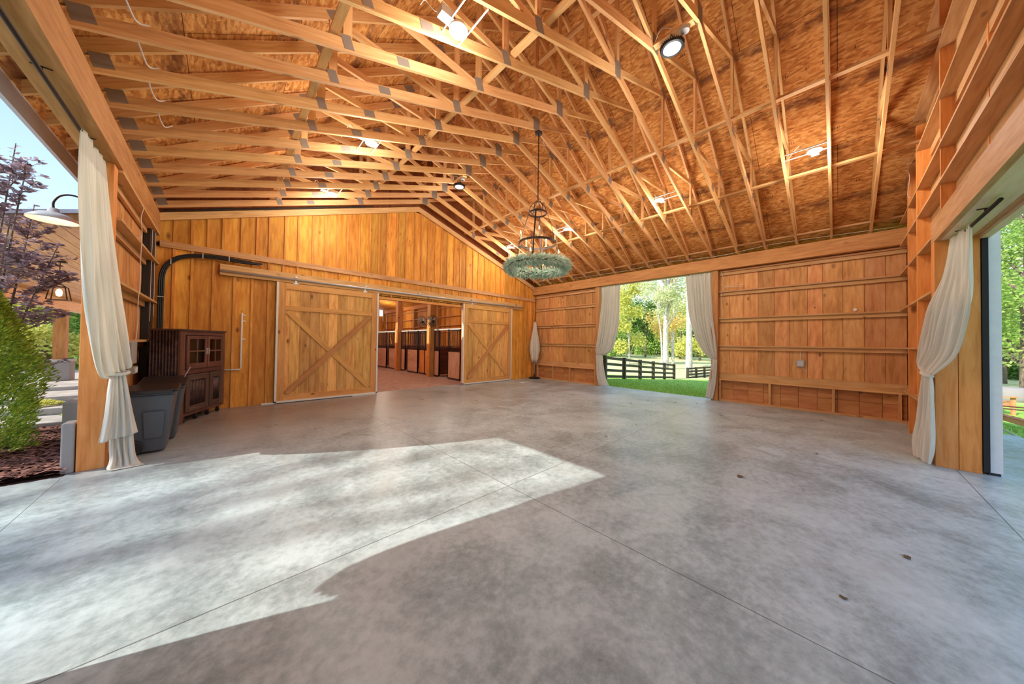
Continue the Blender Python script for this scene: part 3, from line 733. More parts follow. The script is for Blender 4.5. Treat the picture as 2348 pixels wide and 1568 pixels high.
# ================================================================ LIGHT FIXTURES
LP = 62
def recessed(x, y, label, side, power):
    z = zb(x)+.0
    t = thing('recessed_light', label, 'ceiling light', (x, y, z), 'round downlights between the trusses')
    g = MB().lathe([(0, -.004), (.075, -.004), (.075, .0)], (x, y, z), 20); g.build('lens', 'lens', t, smooth=False)
    g = MB().lathe([(.075, -.006), (.1, -.004), (.1, .01), (.075, .06), (0, .06)], (x, y, z), 20); g.build('housing', 'whitemetal', t, smooth=True)
    bx = x+side*.16
    MB().box(bx-.07, bx+.07, y-.05, y+.05, z+.02, z+.11).build('junction_box', 'steel', t)
    ya = max([q for q in TY if q < y], default=y-.3)+.02; yb = min([q for q in TY if q > y], default=y+.3)-.02
    for dx in (-.11, .11): MB().box(x+dx-.006, x+dx+.006, ya, yb, z+.03, z+.045).build('hanger_bar', 'steel', t)
    P = smoothpts([(bx, y+.04, z+.1), (bx+side*.05, y+.16, z+.2), (bx+side*.12, y+.22, z+.3), (bx+side*.2, yb, z+.14)], 5)
    g = MB(); g.tube(P, .005, 6); g.build('cable', 'cablewhite', t, smooth=True)
    point_light('lamp_glow', (x, y, z-.32), power, (1, .94, .87), .16, t)
nm = ['nearest the camera', 'second from the camera', 'third from the camera', 'farthest from the camera']
for i, y in enumerate((2.78, 5.39, 7.89)): recessed(1.78, y, 'lit round downlight on the left-hand roof slope, '+['nearest the camera', 'in the middle', 'farthest from the camera'][i], -1, LP)
for i, y in enumerate((.27, 2.80, 5.37, 7.81)): recessed(7.2, y, 'lit round downlight on the right-hand roof slope, '+nm[i], 1, LP)
def highbay(x, y, z, label):
    t = thing('high_bay_light', label, 'hanging light', (x, y, z), 'round black high bay lights at the ridge')
    g = MB().lathe([(.0, -.002), (.11, -.002), (.115, .012)], (x, y, z), 28); g.build('lens', 'lens_off', t)
    g = MB().lathe([(.112, -.006), (.138, -.004), (.14, .03), (.11, .05), (.06, .06), (.05, .11), (0, .115)], (x, y, z), 32)
    for k in range(36):
        a = 2*math.pi*k/36; c, s = math.cos(a), math.sin(a)
        g.bar((x+.1*c, y+.1*s, z+.03), (x+.15*c, y+.15*s, z+.02), .008, .045)
    g.build('heat_sink', 'black', t)
    g = MB(); g.tube([(x-.05, y, z+.08), (x-.05, y, z+.17), (x+.05, y, z+.17), (x+.05, y, z+.08)], .006, 6); g.build('yoke', 'black', t)
    MB().box(x-.05, x+.05, y-.27, y+.29, z+.175, z+.212).build('mounting_plank', 'truss', t)
    g = MB().lathe([(0, -.05), (.055, -.05), (.055, 0), (0, 0)], (x, y-.16, z+.175), 16); g.build('junction_box', 'boxgrey', t)
    g = MB(); g.tube(smoothpts([(x, y-.16, z+.14), (x+.03, y-.08, z+.1), (x+.01, y-.03, z+.13), (x, y, z+.11)], 5), .006, 6); g.build('power_cord', 'black', t)
    g = MB(); g.tube(smoothpts([(x, y-.12, z+.16), (x-.1, y+.1, z+.28), (x-.05, y+.26, z+.16), (x-.5, y+.27, z+.14)], 6), .006, 6); g.build('cable', 'cablewhite', t, smooth=True)
    point_light('lamp_glow', (x, y, z-.5), 40, (1, .95, .9), .16, t)
    return t
highbay(4.42, 1.56, 5.56, 'black round high bay light at the ridge nearest the camera')
highbay(4.42, 6.75, 5.52, 'black round high bay light at the ridge beyond the chandelier')
# chandelier
cx, cyy = 4.52, 4.09
t = thing('chandelier', 'tall three-ring iron chandelier with candle bulbs hanging from the ridge', 'chandelier', (cx, cyy, 3.0))
g = MB().lathe([(0, 0), (.07, 0), (.075, .03), (.05, .05), (0, .05)], (cx, cyy, 5.655), 20); g.build('canopy', 'iron', t, smooth=True)
g = MB(); 
for k in range(34):
    z = 4.30+k*.04
    ring = [(cx+(.011*math.cos(a) if k % 2 else 0), cyy+(0 if k % 2 else .011*math.cos(a)), z+.024*math.sin(a)+.02) for a in [2*math.pi*q/8 for q in range(8)]]
    g.tube(ring, .006, 5, closed=True)
g.build('chain', 'iron', t)
def ringband(r_, z, h=.035, th=.008):
    g = MB().lathe([(r_, -h/2), (r_, h/2), (r_-th, h/2), (r_-th, -h/2), (r_, -h/2)], (cx, cyy, z), 40); return g
ringband(.18, 4.07).build('ring', 'iron', t); ringband(.37, 3.47, .045).build('ring', 'iron', t); ringband(.56, 3.02, .035).build('ring', 'iron', t)
for k in range(6):
    a = k*math.pi/3+.3; c, s = math.cos(a), math.sin(a)
    g = MB(); g.tube([(cx+rr*c, cyy+rr*s, z) for rr, z in ((.02, 4.30), (.09, 4.27), (.15, 4.19), (.18, 4.07))], .007, 6); g.build('dome_bar', 'iron', t, smooth=True)
for k in range(4):
    a = k*math.pi/2+.55; c, s = math.cos(a), math.sin(a)
    pts_ = smoothpts([(cx+rr*c, cyy+rr*s, z) for rr, z in ((.18, 4.09), (.27, 3.8), (.36, 3.47), (.42, 3.22), (.55, 3.02))], 4)
    g = MB()
    for i in range(len(pts_)-1): g.bar(pts_[i], pts_[i+1], .028, .006, (c, s, 0))
    g.build('strap', 'iron', t)
def candle(a, rr, z):
    x, y = cx+rr*math.cos(a), cyy+rr*math.sin(a)
    g = MB().lathe([(0, 0), (.03, 0), (.032, .012), (.014, .014), (.014, .13), (0, .13)], (x, y, z), 12); g.build('candle_sleeve', 'candle', t, smooth=False)
    g = MB().lathe([(0, .13), (.010, .135), (.014, .155), (.008, .185), (0, .205)], (x, y, z), 10); g.build('flame_bulb', 'flame', t, smooth=True)
for k in range(5): candle(k*2*math.pi/5+.2, .355, 3.49)
for k in range(6): candle(k*math.pi/3+.5, .54, 3.03)
point_light('chandelier_glow', (cx, cyy, 3.62), 40, (1, .88, .72), .3, t)
# wreath
g = MB(); rw = random.Random(5)
def leafq(g, p, d, L, W, bend=.3, nrm=None):
    d = d.normalized(); a = d.cross(nrm if nrm is not None else Vector((rw.uniform(-1, 1), rw.uniform(-1, 1), rw.uniform(-1, 1))))
    if a.length < 1e-3: a = d.orthogonal()
    a.normalize(); n = a.cross(d)
    q1 = p+d*L*.5+a*W/2+n*bend*L*.1; q2 = p+d*L; q3 = p+d*L*.5-a*W/2+n*bend*L*.1
    g.face([p, q1, q2, q3], [(0, 0), (1, 0), (1, 1), (0, 1)])
for k in range(3600):
    a = rw.uniform(0, 2*math.pi); b = rw.uniform(0, 2*math.pi); rr = .55+.07*math.cos(b)*rw.random(); z = 3.02+.07*math.sin(b)*rw.random()-.01
    p = Vector((cx+rr*math.cos(a), cyy+rr*math.sin(a), z))
    out = Vector((math.cos(a), math.sin(a), 0))*math.cos(b)+Vector((0, 0, 1))*(math.sin(b)-.35)
    d = out+Vector((-math.sin(a), math.cos(a), 0))*rw.uniform(.2, 1.2)+Vector((rw.uniform(-.4, .4), rw.uniform(-.4, .4), rw.uniform(-.4, .4)))
    leafq(g, p, d, rw.uniform(.07, .15), rw.uniform(.018, .03))
tag(g.build('wreath', 'sage'), 'round wreath of grey-green leaves on the bottom ring of the chandelier', 'wreath')

# ================================================================ LEFT CORNER THINGS
ang = math.atan2(.893, .45)
cab = thing('cabinet', 'tall rustic dark cabinet with glazed upper doors and corrugated metal side', 'cabinet', (-.5, 7.77, 0), rz=ang)
def cb(name, mat, *boxes, bevel=0):
    g = MB()
    for b in boxes: g.box(*b)
    return g.build(name, mat, cab, local=True, bevel=bevel)
W_, D_, H_ = 1.26, .41, 1.66
cb('top_board', 'old_wood', (-.01, W_+.02, -.02, D_, H_-.03, H_))
cb('face_frame', 'old_red', (0, .12, 0, .03, .03, H_-.03), (W_-.09, W_, 0, .03, .15, H_-.03), (.12, W_-.09, 0, .03, H_-.1, H_-.03), (.12, W_-.09, .002, .03, .86, .94), (.12, W_-.09, .002, .03, .13, .18))
cb('back_panel', 'old_wood', (0, W_, D_-.02, D_, .13, H_-.03)); cb('bottom_panel', 'old_wood', (0, W_, .03, D_-.02, .11, .14)); cb('shelf', 'old_wood', (.02, W_-.02, .04, D_-.02, .9, .92), (.02, W_-.02, .06, D_-.02, 1.2, 1.215))
def corrugated(x0, x1, y, z0, z1, axis, n, amp):
    g = MB(); P = []
    for zz in (z0, z1):
        row = []
        for k in range(n*8+1):
            q = x0+(x1-x0)*k/(n*8); w = y+amp*math.sin(2*math.pi*k/8)
            row.append((q, w, zz) if axis == 'x' else (w, q, zz))
        P.append(row)
    g.grid(P); return g
corrugated(.03, D_, -.004, .13, H_-.03, 'y', 9, .012).build('corrugated_side', 'corr', cab, local=True, smooth=True, solid=.002)
corrugated(.0, D_, W_+.004, .13, H_-.03, 'y', 9, .01).build('corrugated_side', 'corr', cab, local=True, smooth=True, solid=.002)
for (a, b) in ((.13, .66), (.68, 1.16)):
    d = cb('glazed_door', 'old_red', (a, a+.06, -.022, 0, .95, 1.55), (b-.06, b, -.022, 0, .95, 1.55), (a+.06, b-.06, -.022, 0, 1.49, 1.55), (a+.06, b-.06, -.022, 0, .95, 1.05), ((a+b)/2-.012, (a+b)/2+.012, -.02, -.004, 1.05, 1.49), (a+.06, b-.06, -.019, -.005, 1.255, 1.28))
    g = MB().box(a+.05, b-.05, -.012, -.009, 1.03, 1.5, 2); g.build('glass_pane', 'glass', d, local=True)
    g = MB().box((b-.03 if a < .4 else a+.01), (b-.01 if a < .4 else a+.03), -.034, -.022, 1.2, 1.32); g.build('latch', 'boxgrey', d, local=True)
for (a, b) in ((.13, .74), (.77, 1.17)):
    d = cb('panel_door', 'old_wood', (a, a+.1, -.022, 0, .19, .85), (b-.1, b, -.022, 0, .19, .85), (a+.1, b-.1, -.022, 0, .75, .85), (a+.1, b-.1, -.022, 0, .19, .29))
    corrugated(a+.1, b-.1, -.006, .29, .75, 'x', 5, .008).build('corrugated_panel', 'corr', d, local=True, smooth=True, solid=.002)
for x in (.2, .52, .86, 1.18):
    for y in (.06, D_-.06):
        g = MB().lathe([(0, -.012), (.035, -.012), (.035, .012), (0, .012)], (x, y, .036), 14, 'x'); g.box(x-.02, x+.02, y-.02, y+.02, .06, .11); g.tube([(x-.014, y, .036), (x-.014, y, .08)], .004, 5)
        g.build('caster', 'rubber', cab, local=True)
b1 = Vector((-.5, 7.77, 0))+Matrix.Rotation(ang, 3, 'Z') @ Vector((.30, .06, .921))
bt = thing('bottle', 'blue and white bottle standing behind the cabinet glass', 'bottle', b1)
g = MB().lathe([(0, 0), (.045, 0), (.045, .16), (.02, .19), (.018, .22), (0, .22)], b1, 16); g.build('body', 'blue', bt, smooth=True)
g = MB().lathe([(.0, .22), (.022, .22), (.022, .25), (0, .25)], b1, 12); g.build('cap', 'doorwhite', bt)
g = MB().lathe([(.0462, .05), (.0462, .09)], b1, 16); g.build('label_band', 'doorwhite', bt)
def wheelie(x, y, rz, label, open_=0):
    t = thing('wheelie_bin', label, 'bin', (x, y, 0), rz=rz)
    g = MB()
    def ring(w, d, z, dx=0): return [(-w/2+dx, -d/2, z), (w/2+dx, -d/2, z), (w/2+dx, d/2, z), (-w/2+dx, d/2, z)]
    g.hexa(ring(.27, .36, .02)+ring(.42, .5, .76)); g.hexa(ring(.46, .54, .76)+ring(.47, .55, .80))
    g.build('body', 'bin', t, local=True, bevel=.02)
    g = MB(); g.hexa([(-.06, -.262, .55), (.13, -.262, .55), (.13, -.235, .55), (-.06, -.235, .55), (-.05, -.225, .2), (.11, -.225, .2), (.11, -.19, .2), (-.05, -.19, .2)]); g.build('front_panel', 'bin', t, local=True, bevel=.008)
    g = MB(); h = .80
    g.hexa([(-.25, -.30, h+.005), (.25, -.30, h+.005), (.25, .27, h+.005+open_), (-.25, .27, h+.005+open_), (-.25, -.30, h+.035), (.25, -.30, h+.035), (.23, .25, h+.06+open_), (-.23, .25, h+.06+open_)])
    g.box(-.2, .2, -.315, -.29, h-.02, h+.03)
    g.build('lid', 'binlid', t, local=True, bevel=.012)
    for s in (-1, 1):
        g = MB().lathe([(0, -.024), (.045, -.026), (.05, -.02), (.088, -.022), (.1, -.012), (.1, .012), (.088, .022), (0, .022)], (-.15, s*.215, .1), 24, 'y'); g.build('wheel', 'rubber', t, local=True, smooth=False)
    g = MB(); g.tube([(-.235, -.18, .74), (-.27, -.18, .78), (-.27, .18, .78), (-.235, .18, .74)], .012, 8); g.build('handle', 'black', t, local=True)
    return t
wheelie(-.64, 6.32, 0, 'black plastic wheelie bin nearest the curtain')
wheelie(-.60, 6.98, 0, 'black wheelie bin with raised lid between front bin and cabinet', .05)
g = MB(); g.tube([(-.42, 6.95, .84), (-.36, 7.5, 1.02)], .005, 6)
tag(g.build('thin_rod', 'boxgrey'), 'thin pale rod leaning from the rear bin to the cabinet', 'rod')
# cable bundle
t = thing('cable_bundle', 'thick black cable bundle curving up the corner and along the wall', 'cable', (-.86, 9.05, 0))
for k in range(6):
    dx = .024*(k % 3-1); dy = -.02*(k//3)
    P = smoothpts([(-.86+dx, 9.03+dy, .05), (-.86+dx, 9.03+dy, 1.2), (-.86+dx, 9.03+dy, 2.3), (-.84+dx*1.0, 9.03+dy, 2.8), (-.70+dx*.7, 9.03+dy, 3.05-dx*.7), (-.48, 9.03+dy, 3.17-dx), (-.1, 9.03+dy, 3.215-dx), (.35, 9.03+dy, 3.20-dx), (.66-.03*k, 9.03+dy, 3.20-dx*.4)], 7)
    g = MB(); g.tube(P, .017, 8); g.build('cable', 'black', t, smooth=True)
for q in ((-.86, 2.3), (-.74, 3.0), (-.3, 3.2), (.1, 3.215)):
    MB().box(q[0]-.045, q[0]+.045, 8.985, 9.0, q[1]-.008, q[1]+.008).build('strap', 'cablewhite', t) if q[1] < 2.5 else MB().box(q[0]-.006, q[0]+.006, 8.985, 9.0, q[1]-.05, q[1]+.06).build('strap', 'cablewhite', t)
t = thing('cable_run', 'bundle of dark cables lying along the top of the sliding-door wall', 'cable', (1, 9.0, 4))
for k in range(3):
    P = [(CX-5.3+.1*q+k*.0, 9.0-.022*k, zb(CX-5.3+.1*q)+.03+.01*math.sin(q*.7+k)) for q in range(40)]
    g = MB(); g.tube(P, .012, 6); g.build('cable', 'black', t, smooth=True)
# white cables on the left wall
def wire(label, pts, rad=.005, mat='cablewhite', grp='white cables stapled to the walls'):
    g = MB(); g.tube(smoothpts(pts, 6), rad, 6); return tag(g.build('cable', mat, smooth=True), label, 'cable', grp)
wire('white cable dropping down the left wall through the boards to the grey box', [(-.93, 7.1, 3.0), (-.885, 7.1, 2.97), (-.89, 7.12, 2.6), (-.88, 7.06, 2.3), (-.885, 7.0, 2.0), (-.88, 6.98, 1.7), (-.89, 6.95, 1.45)])
wire('white cable on the left wall between the two upper girts', [(-.93, 7.2, 3.5), (-.885, 7.2, 3.46), (-.9, 7.15, 3.3), (-.885, 7.12, 3.1), (-.89, 7.12, 2.97)])
wire('white cable on the dark corner stud, left of a pair', [(-.95, 8.66, 3.5), (-.955, 8.7, 3.2), (-.95, 8.64, 2.9), (-.955, 8.68, 2.5), (-.95, 8.64, 2.1), (-.955, 8.66, 1.8)])
wire('white cable on the brown corner stud, right of a pair', [(-.935, 8.88, 3.5), (-.935, 8.92, 3.2), (-.935, 8.86, 2.9), (-.935, 8.9, 2.4), (-.935, 8.88, 1.9)])
for i, q in enumerate(TY[7:11]):
    wire('pair of white cables crossing the left truss feet, %s from the camera' % ['nearest', 'second', 'third', 'fourth'][i], [(-.62+.02*i, q+.02, zb(-.6)+.14), (-.58, q+.2, zb(-.6)+.06+.03*(i % 2)), (-.55, q+.38, zb(-.6)+.05), (-.5, q+.55, zb(-.5)+.14)], .007, grp='cables over the left truss feet')
wire('white cable draped from the chandelier canopy along the ridge trusses', [(4.58, 4.1, 5.7), (4.7, 4.15, 5.9), (4.8, 4.2, 5.66), (5.0, 4.2, 5.62), (5.5, 4.16, 5.42), (6.1, 4.16, 5.25)])
wire('white cable hanging from the upper gable boards at top right', [(8.6, -.84, 4.8), (8.55, -.83, 4.6), (8.5, -.84, 4.4), (8.6, -.83, 4.15), (8.45, -.84, 4.05)])
wire('long pale cable running along the top of the right-hand beam', [(9.78, -.8, 3.92), (9.76, 1, 3.99), (9.78, 2.2, 3.93), (9.75, 3.6, 3.99), (9.78, 5, 3.95), (9.78, 7, 4.0)])
wire('coil of pale cable at the top left corner of the right-hand wall', [(9.932, 2.2, 3.5), (9.93, 2.15, 3.3), (9.932, 2.2, 3.15), (9.93, 2.0, 3.09), (9.93, 1.8, 3.06), (9.93, 1.72, 3.1), (9.93, 1.85, 3.12), (9.93, 2.1, 3.08), (9.932, 2.2, 2.9), (9.932, 2.18, 2.3), (9.932, 2.2, 2.15)])
# boxes on left wall
tag(MB().box(-.94, -.885, 6.72, 7.05, 1.13, 1.45).build('wall_panel', 'boxgrey', bevel=.006), 'pale rectangular panel tucked under the left wall shelf girt', 'panel')
ob = thing('junction_box', 'small white outlet box low on the left wall above the bins', 'outlet', (-.92, 6.95, .95)); MB().box(-.96, -.885, 6.9, 7.15, .98, 1.08).build('box', 'boxgrey', ob, bevel=.004); MB().box(-.884, -.88, 6.94, 7.11, .995, 1.065).build('cover', 'doorwhite', ob)
t = thing('water_pipe', 'white plastic pipe with clips rising on the boards beside the cabinet', 'pipe', (.33, 9.07, 0))
g = MB(); g.tube([(.05, 9.07, .83), (.31, 9.07, .83), (.335, 9.07, .86), (.335, 9.07, 2.08)], .016, 10); g.build('pipe', 'whitemetal', t, smooth=True)
for z in (2.03, 1.9, 1.5): MB().box(.33, .40, 9.06, 9.08, z-.012, z+.012).build('clip', 'whitemetal', t)
t = thing('outlet_box', 'grey double outlet box on the right-hand wall boards', 'outlet', (10.0, .62, 1.0))
MB().box(9.995, 10.035, .55, .69, 1.02, 1.18).build('box', 'boxgrey', t, bevel=.004); MB().box(9.99, 9.994, .57, .67, 1.04, 1.16).build('cover', 'steel', t)
g = MB(); g.tube([(10.02, .62, 1.18), (10.02, .62, 1.39)], .007, 6); g.tube([(10.02, .6, 1.02), (10.0, .55, .96), (10.02, .5, .9)], .005, 6); g.build('cable', 'cablewhite', t)
tag(MB().lathe([(0, 0), (.03, 0), (.03, -.012), (0, -.014)], (10.03, -.25, 2.32), 12, 'x').build('wall_knob', 'doorwhite'), 'small white round cap high on the right-hand wall', 'cap')
# closed patio umbrella
ux, uy = 9.68, 8.84
t = thing('patio_umbrella', 'closed white patio umbrella on a black base in the far corner', 'umbrella', (ux, uy, 0))
g = MB().lathe([(0, 0), (.24, 0), (.25, .03), (.2, .06), (.04, .08), (.03, .2), (0, .2)], (ux, uy, 0), 24); g.build('base', 'black', t, smooth=False)
g = MB(); g.tube([(ux, uy, .08), (ux, uy, 2.38)], .019, 10); g.build('pole', 'boxgrey', t, smooth=True)
prof = [(2.40, .02), (2.30, .05), (2.1, .07), (1.8, .12), (1.45, .17), (1.2, .18), (1.0, .14), (.85, .13), (.72, .09)]
rows = []
for z, rr in prof:
    rows.append([(ux+rr*(1+.25*math.sin(8*a+z*2))*math.cos(a), uy+rr*(1+.25*math.sin(8*a+z*2))*math.sin(a), z-.06*max(0, math.sin(3*a))*(1 if z < .8 else 0)) for a in [2*math.pi*k/64 for k in range(65)]])
g = MB(); g.grid(rows); g.build('canopy', 'umbrella', t, smooth=True, solid=.004)
# right sliding door edge
t = thing('door_3', None, None, (7.3, -1.28, 0), kind='structure')
MB().box(6.74, 8.6, -1.315, -1.225, .03, 2.95).build('door_panel', 'exterior', t)
MB().box(6.70, 6.74, -1.325, -1.235, .03, 2.95).build('metal_edge', 'doorwhite', t)
MB().box(6.66, 6.70, -1.235, -1.19, .03, 2.93).build('rubber_seal', 'rubber', t)
MB().box(6.70, 6.8, -1.31, -1.23, .0, .03).build('floor_guide', 'black', t)
tag(MB().box(1, 8.8, -1.29, -1.25, 2.96, 3.02).build('door_track', 'boxgrey'), 'grey outside track above the wide right-hand opening', 'door rail')

# dry leaves
for i, q in enumerate(((8.3, 3.5), (8.6, 2.9), (8.9, 2.5), (7.6, 3.6), (6.6, 2.7), (6.9, 5.6), (4.35, .8), (6.1, .2), (3.6, -.35), (2.75, -.02), (4.6, 2.6), (5.2, -1.3))):
    rw.seed(i); g = MB(); p = Vector((q[0], q[1], .004)); a = rw.uniform(0, 6.28); L = .028+.02*rw.random() if i != 6 else .07
    for k in range(5):
        b = a+(k-2)*.55; d = Vector((math.cos(b), math.sin(b), .12)); s_ = Vector((-math.sin(b), math.cos(b), 0))*L*.22
        ln = L*(1-.16*abs(k-2)); g.face([p, p+d*ln*.5+s_, p+d*ln, p+d*ln*.5-s_])
    tag(g.build('fallen_leaf', 'dryleaf', solid=.001), 'small dry leaf lying on the concrete floor', 'leaf', 'dry leaves scattered on the floor')

# ================================================================ STABLE AISLE
ws = thing('wall_stable_right', None, None, (10.08, 17, 0), kind='structure')
g = MB(); vboards(g, None, 9.26, 26, 0, 4.2, 10.05, 'y', .3, .006, .03, 1); g.build('boards', 'board', ws)
for z in (2.5, 3.05, 3.6, 1.3): MB().box(9.9, 10.05, 9.3, 26, z-.04, z).build('girt', 'girt', ws)
for y in (10.9, 13.9, 17.2, 20.5): MB().box(9.86, 10.04, y, y+.16, 0, 4.1).build('stud', 'beam', ws)
MB().box(9.82, 10.04, 9.3, 26, 3.75, 4.05).build('header', 'post', ws)
g = MB(); vboards(g, None, 3.0, 10.05, 0, 4.2, 26, 'x', .3, .006, .03, 1); g.build('wall_stable_end', 'board', kind='structure')
g = MB(); vboards(g, None, 9.26, 26, 0, 4.2, 2.9, 'y', .3, .006, .03, -1); g.build('wall_stable_left', 'board', kind='structure')
w1 = thing('window_1', None, None, (9.6, 25.95, 3.6), kind='structure')
M['daylight'] = plain('daylight_pane', (240, 246, 252), .3, emit=(236, 244, 255), es=1.3)
MB().box(9.0, 9.72, 25.93, 25.96, 3.55, 4.15).build('pane', 'daylight', w1)
MB().box(8.95, 9.0, 25.9, 25.98, 3.1, 4.2).box(9.72, 9.78, 25.9, 25.98, 3.1, 4.2).build('frame', 'doorwhite', w1)
g = MB()
z0, z1 = 4.0, 5.1
n = 22
for k in range(n):
    a, b = 10.1-(10.1-2.9)*k/n, 10.1-(10.1-2.9)*(k+1)/n; za, zc2 = 3.95+.18*(10.1-a), 3.95+.18*(10.1-b)
    g.hexa([(a, 9.26, za), (b+.01, 9.26, zc2), (b+.01, 9.26, zc2+.03), (a, 9.26, za+.03), (a, 26.1, za), (b+.01, 26.1, zc2), (b+.01, 26.1, zc2+.03), (a, 26.1, za+.03)])
g.build('ceiling_stable', 'board', kind='structure')
for i, (y, lb) in enumerate(((12.15, 'tall square timber post in the stable aisle carrying the two fans'), (15.5, 'square timber post farther down the stable aisle'), (18.8, 'farthest timber post in the stable aisle'), )):
    t = thing('stable_post', lb, 'post', (6.68, y, 0)); MB().box(6.52, 6.80, y-.14, y+.14, 0, 5).build('post', 'beam', t)
    MB().box(6.49, 6.518, y-.10, y+.10, 0, 2.1).build('corner_guard', 'post', t)
def bars(g, y0, y1, z0, z1, n):
    for k in range(n):
        y = y0+(y1-y0)*(k+.5)/n; g.tube([(6.72, y, z0), (6.72, y, z1)], .009, 6)
def stall(ya, yb, pieces, label):
    t = thing('stall_front', label, 'horse stall', (6.73, (ya+yb)/2, 0), 'stall fronts along the stable aisle')
    MB().box(6.70, 6.76, ya, yb, 1.98, 2.04).build('top_rail', 'boxgrey', t)
    for (p, q, kind) in pieces:
        if kind in ('door', 'fixed', 'orange'):
            x = 6.66 if kind == 'door' else 6.72
            MB().box(x, x+.04, p, q, .08, 1.1).build('lower_panel', 'post' if kind == 'orange' else 'stall_wood', t)
            g = MB().box(x, x+.04, p, p+.04, .03, 2.0).box(x, x+.04, q-.04, q, .03, 2.0).box(x, x+.04, p, q, 1.1, 1.14).box(x, x+.04, p, q, 1.93, 1.98).box(x, x+.04, p, q, .03, .08); g.build('steel_frame', 'black', t)
            g = MB(); bars(g, p+.05, q-.05, 1.14, 1.93, max(3, int((q-p)/.1))); g.build('bar_grille', 'black', t)
        elif kind == 'open': MB().box(6.7, 6.76, p, q, 0, .03).build('threshold', 'boxgrey', t)
    return t
stall(9.4, 12.0, [(9.4, 9.9, 'fixed'), (9.92, 10.8, 'door'), (10.8, 11.59, 'open'), (11.59, 12.0, 'fixed')], 'stall front with open doorway nearest the hall')
stall(12.3, 15.36, [(12.35, 12.85, 'orange'), (12.85, 13.4, 'orange'), (13.42, 14.5, 'door'), (14.5, 14.9, 'open'), (14.9, 15.36, 'fixed')], 'middle stall front between the two aisle posts')
stall(15.65, 18.65, [(15.7, 16.95, 'fixed'), (17.15, 18.5, 'door')], 'farthest stall front at the left of the view')
for y, lb in ((12.15, 'dark timber partition between the first two stalls'), (15.5, 'dark timber partition between the second and third stalls'), (18.8, 'dark timber partition beyond the third stall')):
    g = MB()
    for k in range(7): g.box(6.82, 9.8, y-.025, y+.025, .05+k*.17, .05+k*.17+.165)
    for k in range(24): g.tube([(6.9+k*.12, y, 1.24), (6.9+k*.12, y, 2.0)], .009, 6)
    g.box(6.82, 9.8, y-.025, y+.025, 2.0, 2.04)
    tag(g.build('stall_partition', 'old_red'), lb, 'partition')
w2 = thing('window_2', None, None, (10.03, 14.3, 1.9), kind='structure')
MB().box(10.03, 10.04, 13.9, 14.6, 1.45, 2.15).build('pane', 'daylight', w2)
MB().box(10.0, 10.045, 13.85, 13.9, 1.4, 2.2).box(10.0, 10.045, 14.6, 14.65, 1.4, 2.2).box(10.0, 10.045, 13.85, 14.65, 1.4, 1.45).build('frame', 'doorwhite', w2)
def fan(x, y, z, label, sy_=1):
    t = thing('barn_fan', label, 'fan', (x, y, z), 'round wall fans on the aisle post')
    g = MB()
    for rr in (.05, .12, .19, .25):
        for dx in (-.06, .06):
            if rr < .2 or dx < 0 or True:
                g.tube([(x+rr*math.cos(a), y+dx*(1 if rr > .2 else 1.3), z+rr*math.sin(a)) for a in [2*math.pi*k/24 for k in range(24)]], .005, 5, closed=True)
    for k in range(20):
        a = 2*math.pi*k/20; c, s = math.cos(a), math.sin(a)
        g.tube([(x+.04*c, y-.09, z+.04*s), (x+.25*c, y-.06, z+.25*s), (x+.25*c, y+.06, z+.25*s), (x+.04*c, y+.09, z+.04*s)], .003, 4)
    g.build('cage', 'black', t)
    g = MB()
    for k in range(4):
        a = k*math.pi/2+.4; c, s = math.cos(a), math.sin(a); c2, s2 = math.cos(a+.7), math.sin(a+.7)
        g.face([(x+.03*c, y-.02, z+.03*s), (x+.22*c, y-.03, z+.22*s), (x+.22*c2, y+.03, z+.22*s2), (x+.03*c2, y+.02, z+.03*s2)])
    g.build('blades', 'boxgrey', t, solid=.003)
    g = MB().lathe([(0, -.07), (.05, -.05), (.05, .08), (0, .1)], (x, y, z), 14, 'y'); g.build('motor', 'black', t)
    g = MB(); g.tube([(x, y+.09*sy_, z), (x+.1, y+.12*sy_, z-.1), (6.6, y+.16*sy_, z-.2)], .012, 6); g.build('bracket', 'black', t)
fan(6.38, 12.5, 2.36, 'round black caged fan left of the stable post', -1); fan(6.5, 11.78, 2.36, 'round black caged fan right of the stable post', 1)
point_light('aisle_lamp', (4.8, 11.5, 3.6), 75, (1, .86, .7), .2); point_light('aisle_lamp', (4.8, 16, 3.6), 90, (1, .86, .7), .2); point_light('aisle_lamp', (8.3, 13.5, 3.4), 40, (1, .85, .68), .2)
point_light('aisle_lamp', (8.3, 22, 3.4), 60, (1, .85, .68), .2)

# ================================================================ OUTSIDE LEFT
bx_, by_, bz_ = -1.6, 6.95, 3.0
t = thing('barn_light', 'grey enamel gooseneck barn lamp outside the left opening', 'outdoor lamp', (bx_, by_, bz_))
g = MB().lathe([(.205, -.01), (.2, .01), (.17, .04), (.11, .08), (.05, .1), (.04, .15), (0, .16)], (bx_, by_, bz_), 32); g.build('shade', 'enamel_out', t, smooth=True, solid=.003)
g = MB().lathe([(.2, -.008), (.165, .033), (.105, .072), (.05, .09)], (bx_, by_, bz_), 32); g.build('shade_lining', 'enamel_in', t, smooth=True)
g = MB().lathe([(0, .01), (.03, .03), (.035, .06), (.02, .09), (0, .1)], (bx_, by_, bz_), 14); g.build('bulb', 'flame', t, smooth=True)
g = MB(); g.tube(smoothpts([(bx_, by_, bz_+.14), (bx_, by_, bz_+.24), (bx_+.06, by_, bz_+.34), (bx_+.18, by_, bz_+.36), (bx_+.34, by_, bz_+.24), (-1.14, by_, bz_+.2)], 6), .011, 8); g.build('gooseneck', 'iron', t, smooth=True)
g = MB().lathe([(0, -.02), (.06, -.02), (.06, .0), (0, .0)], (-1.13, by_, bz_+.2), 16, 'x'); g.build('wall_plate', 'iron', t)
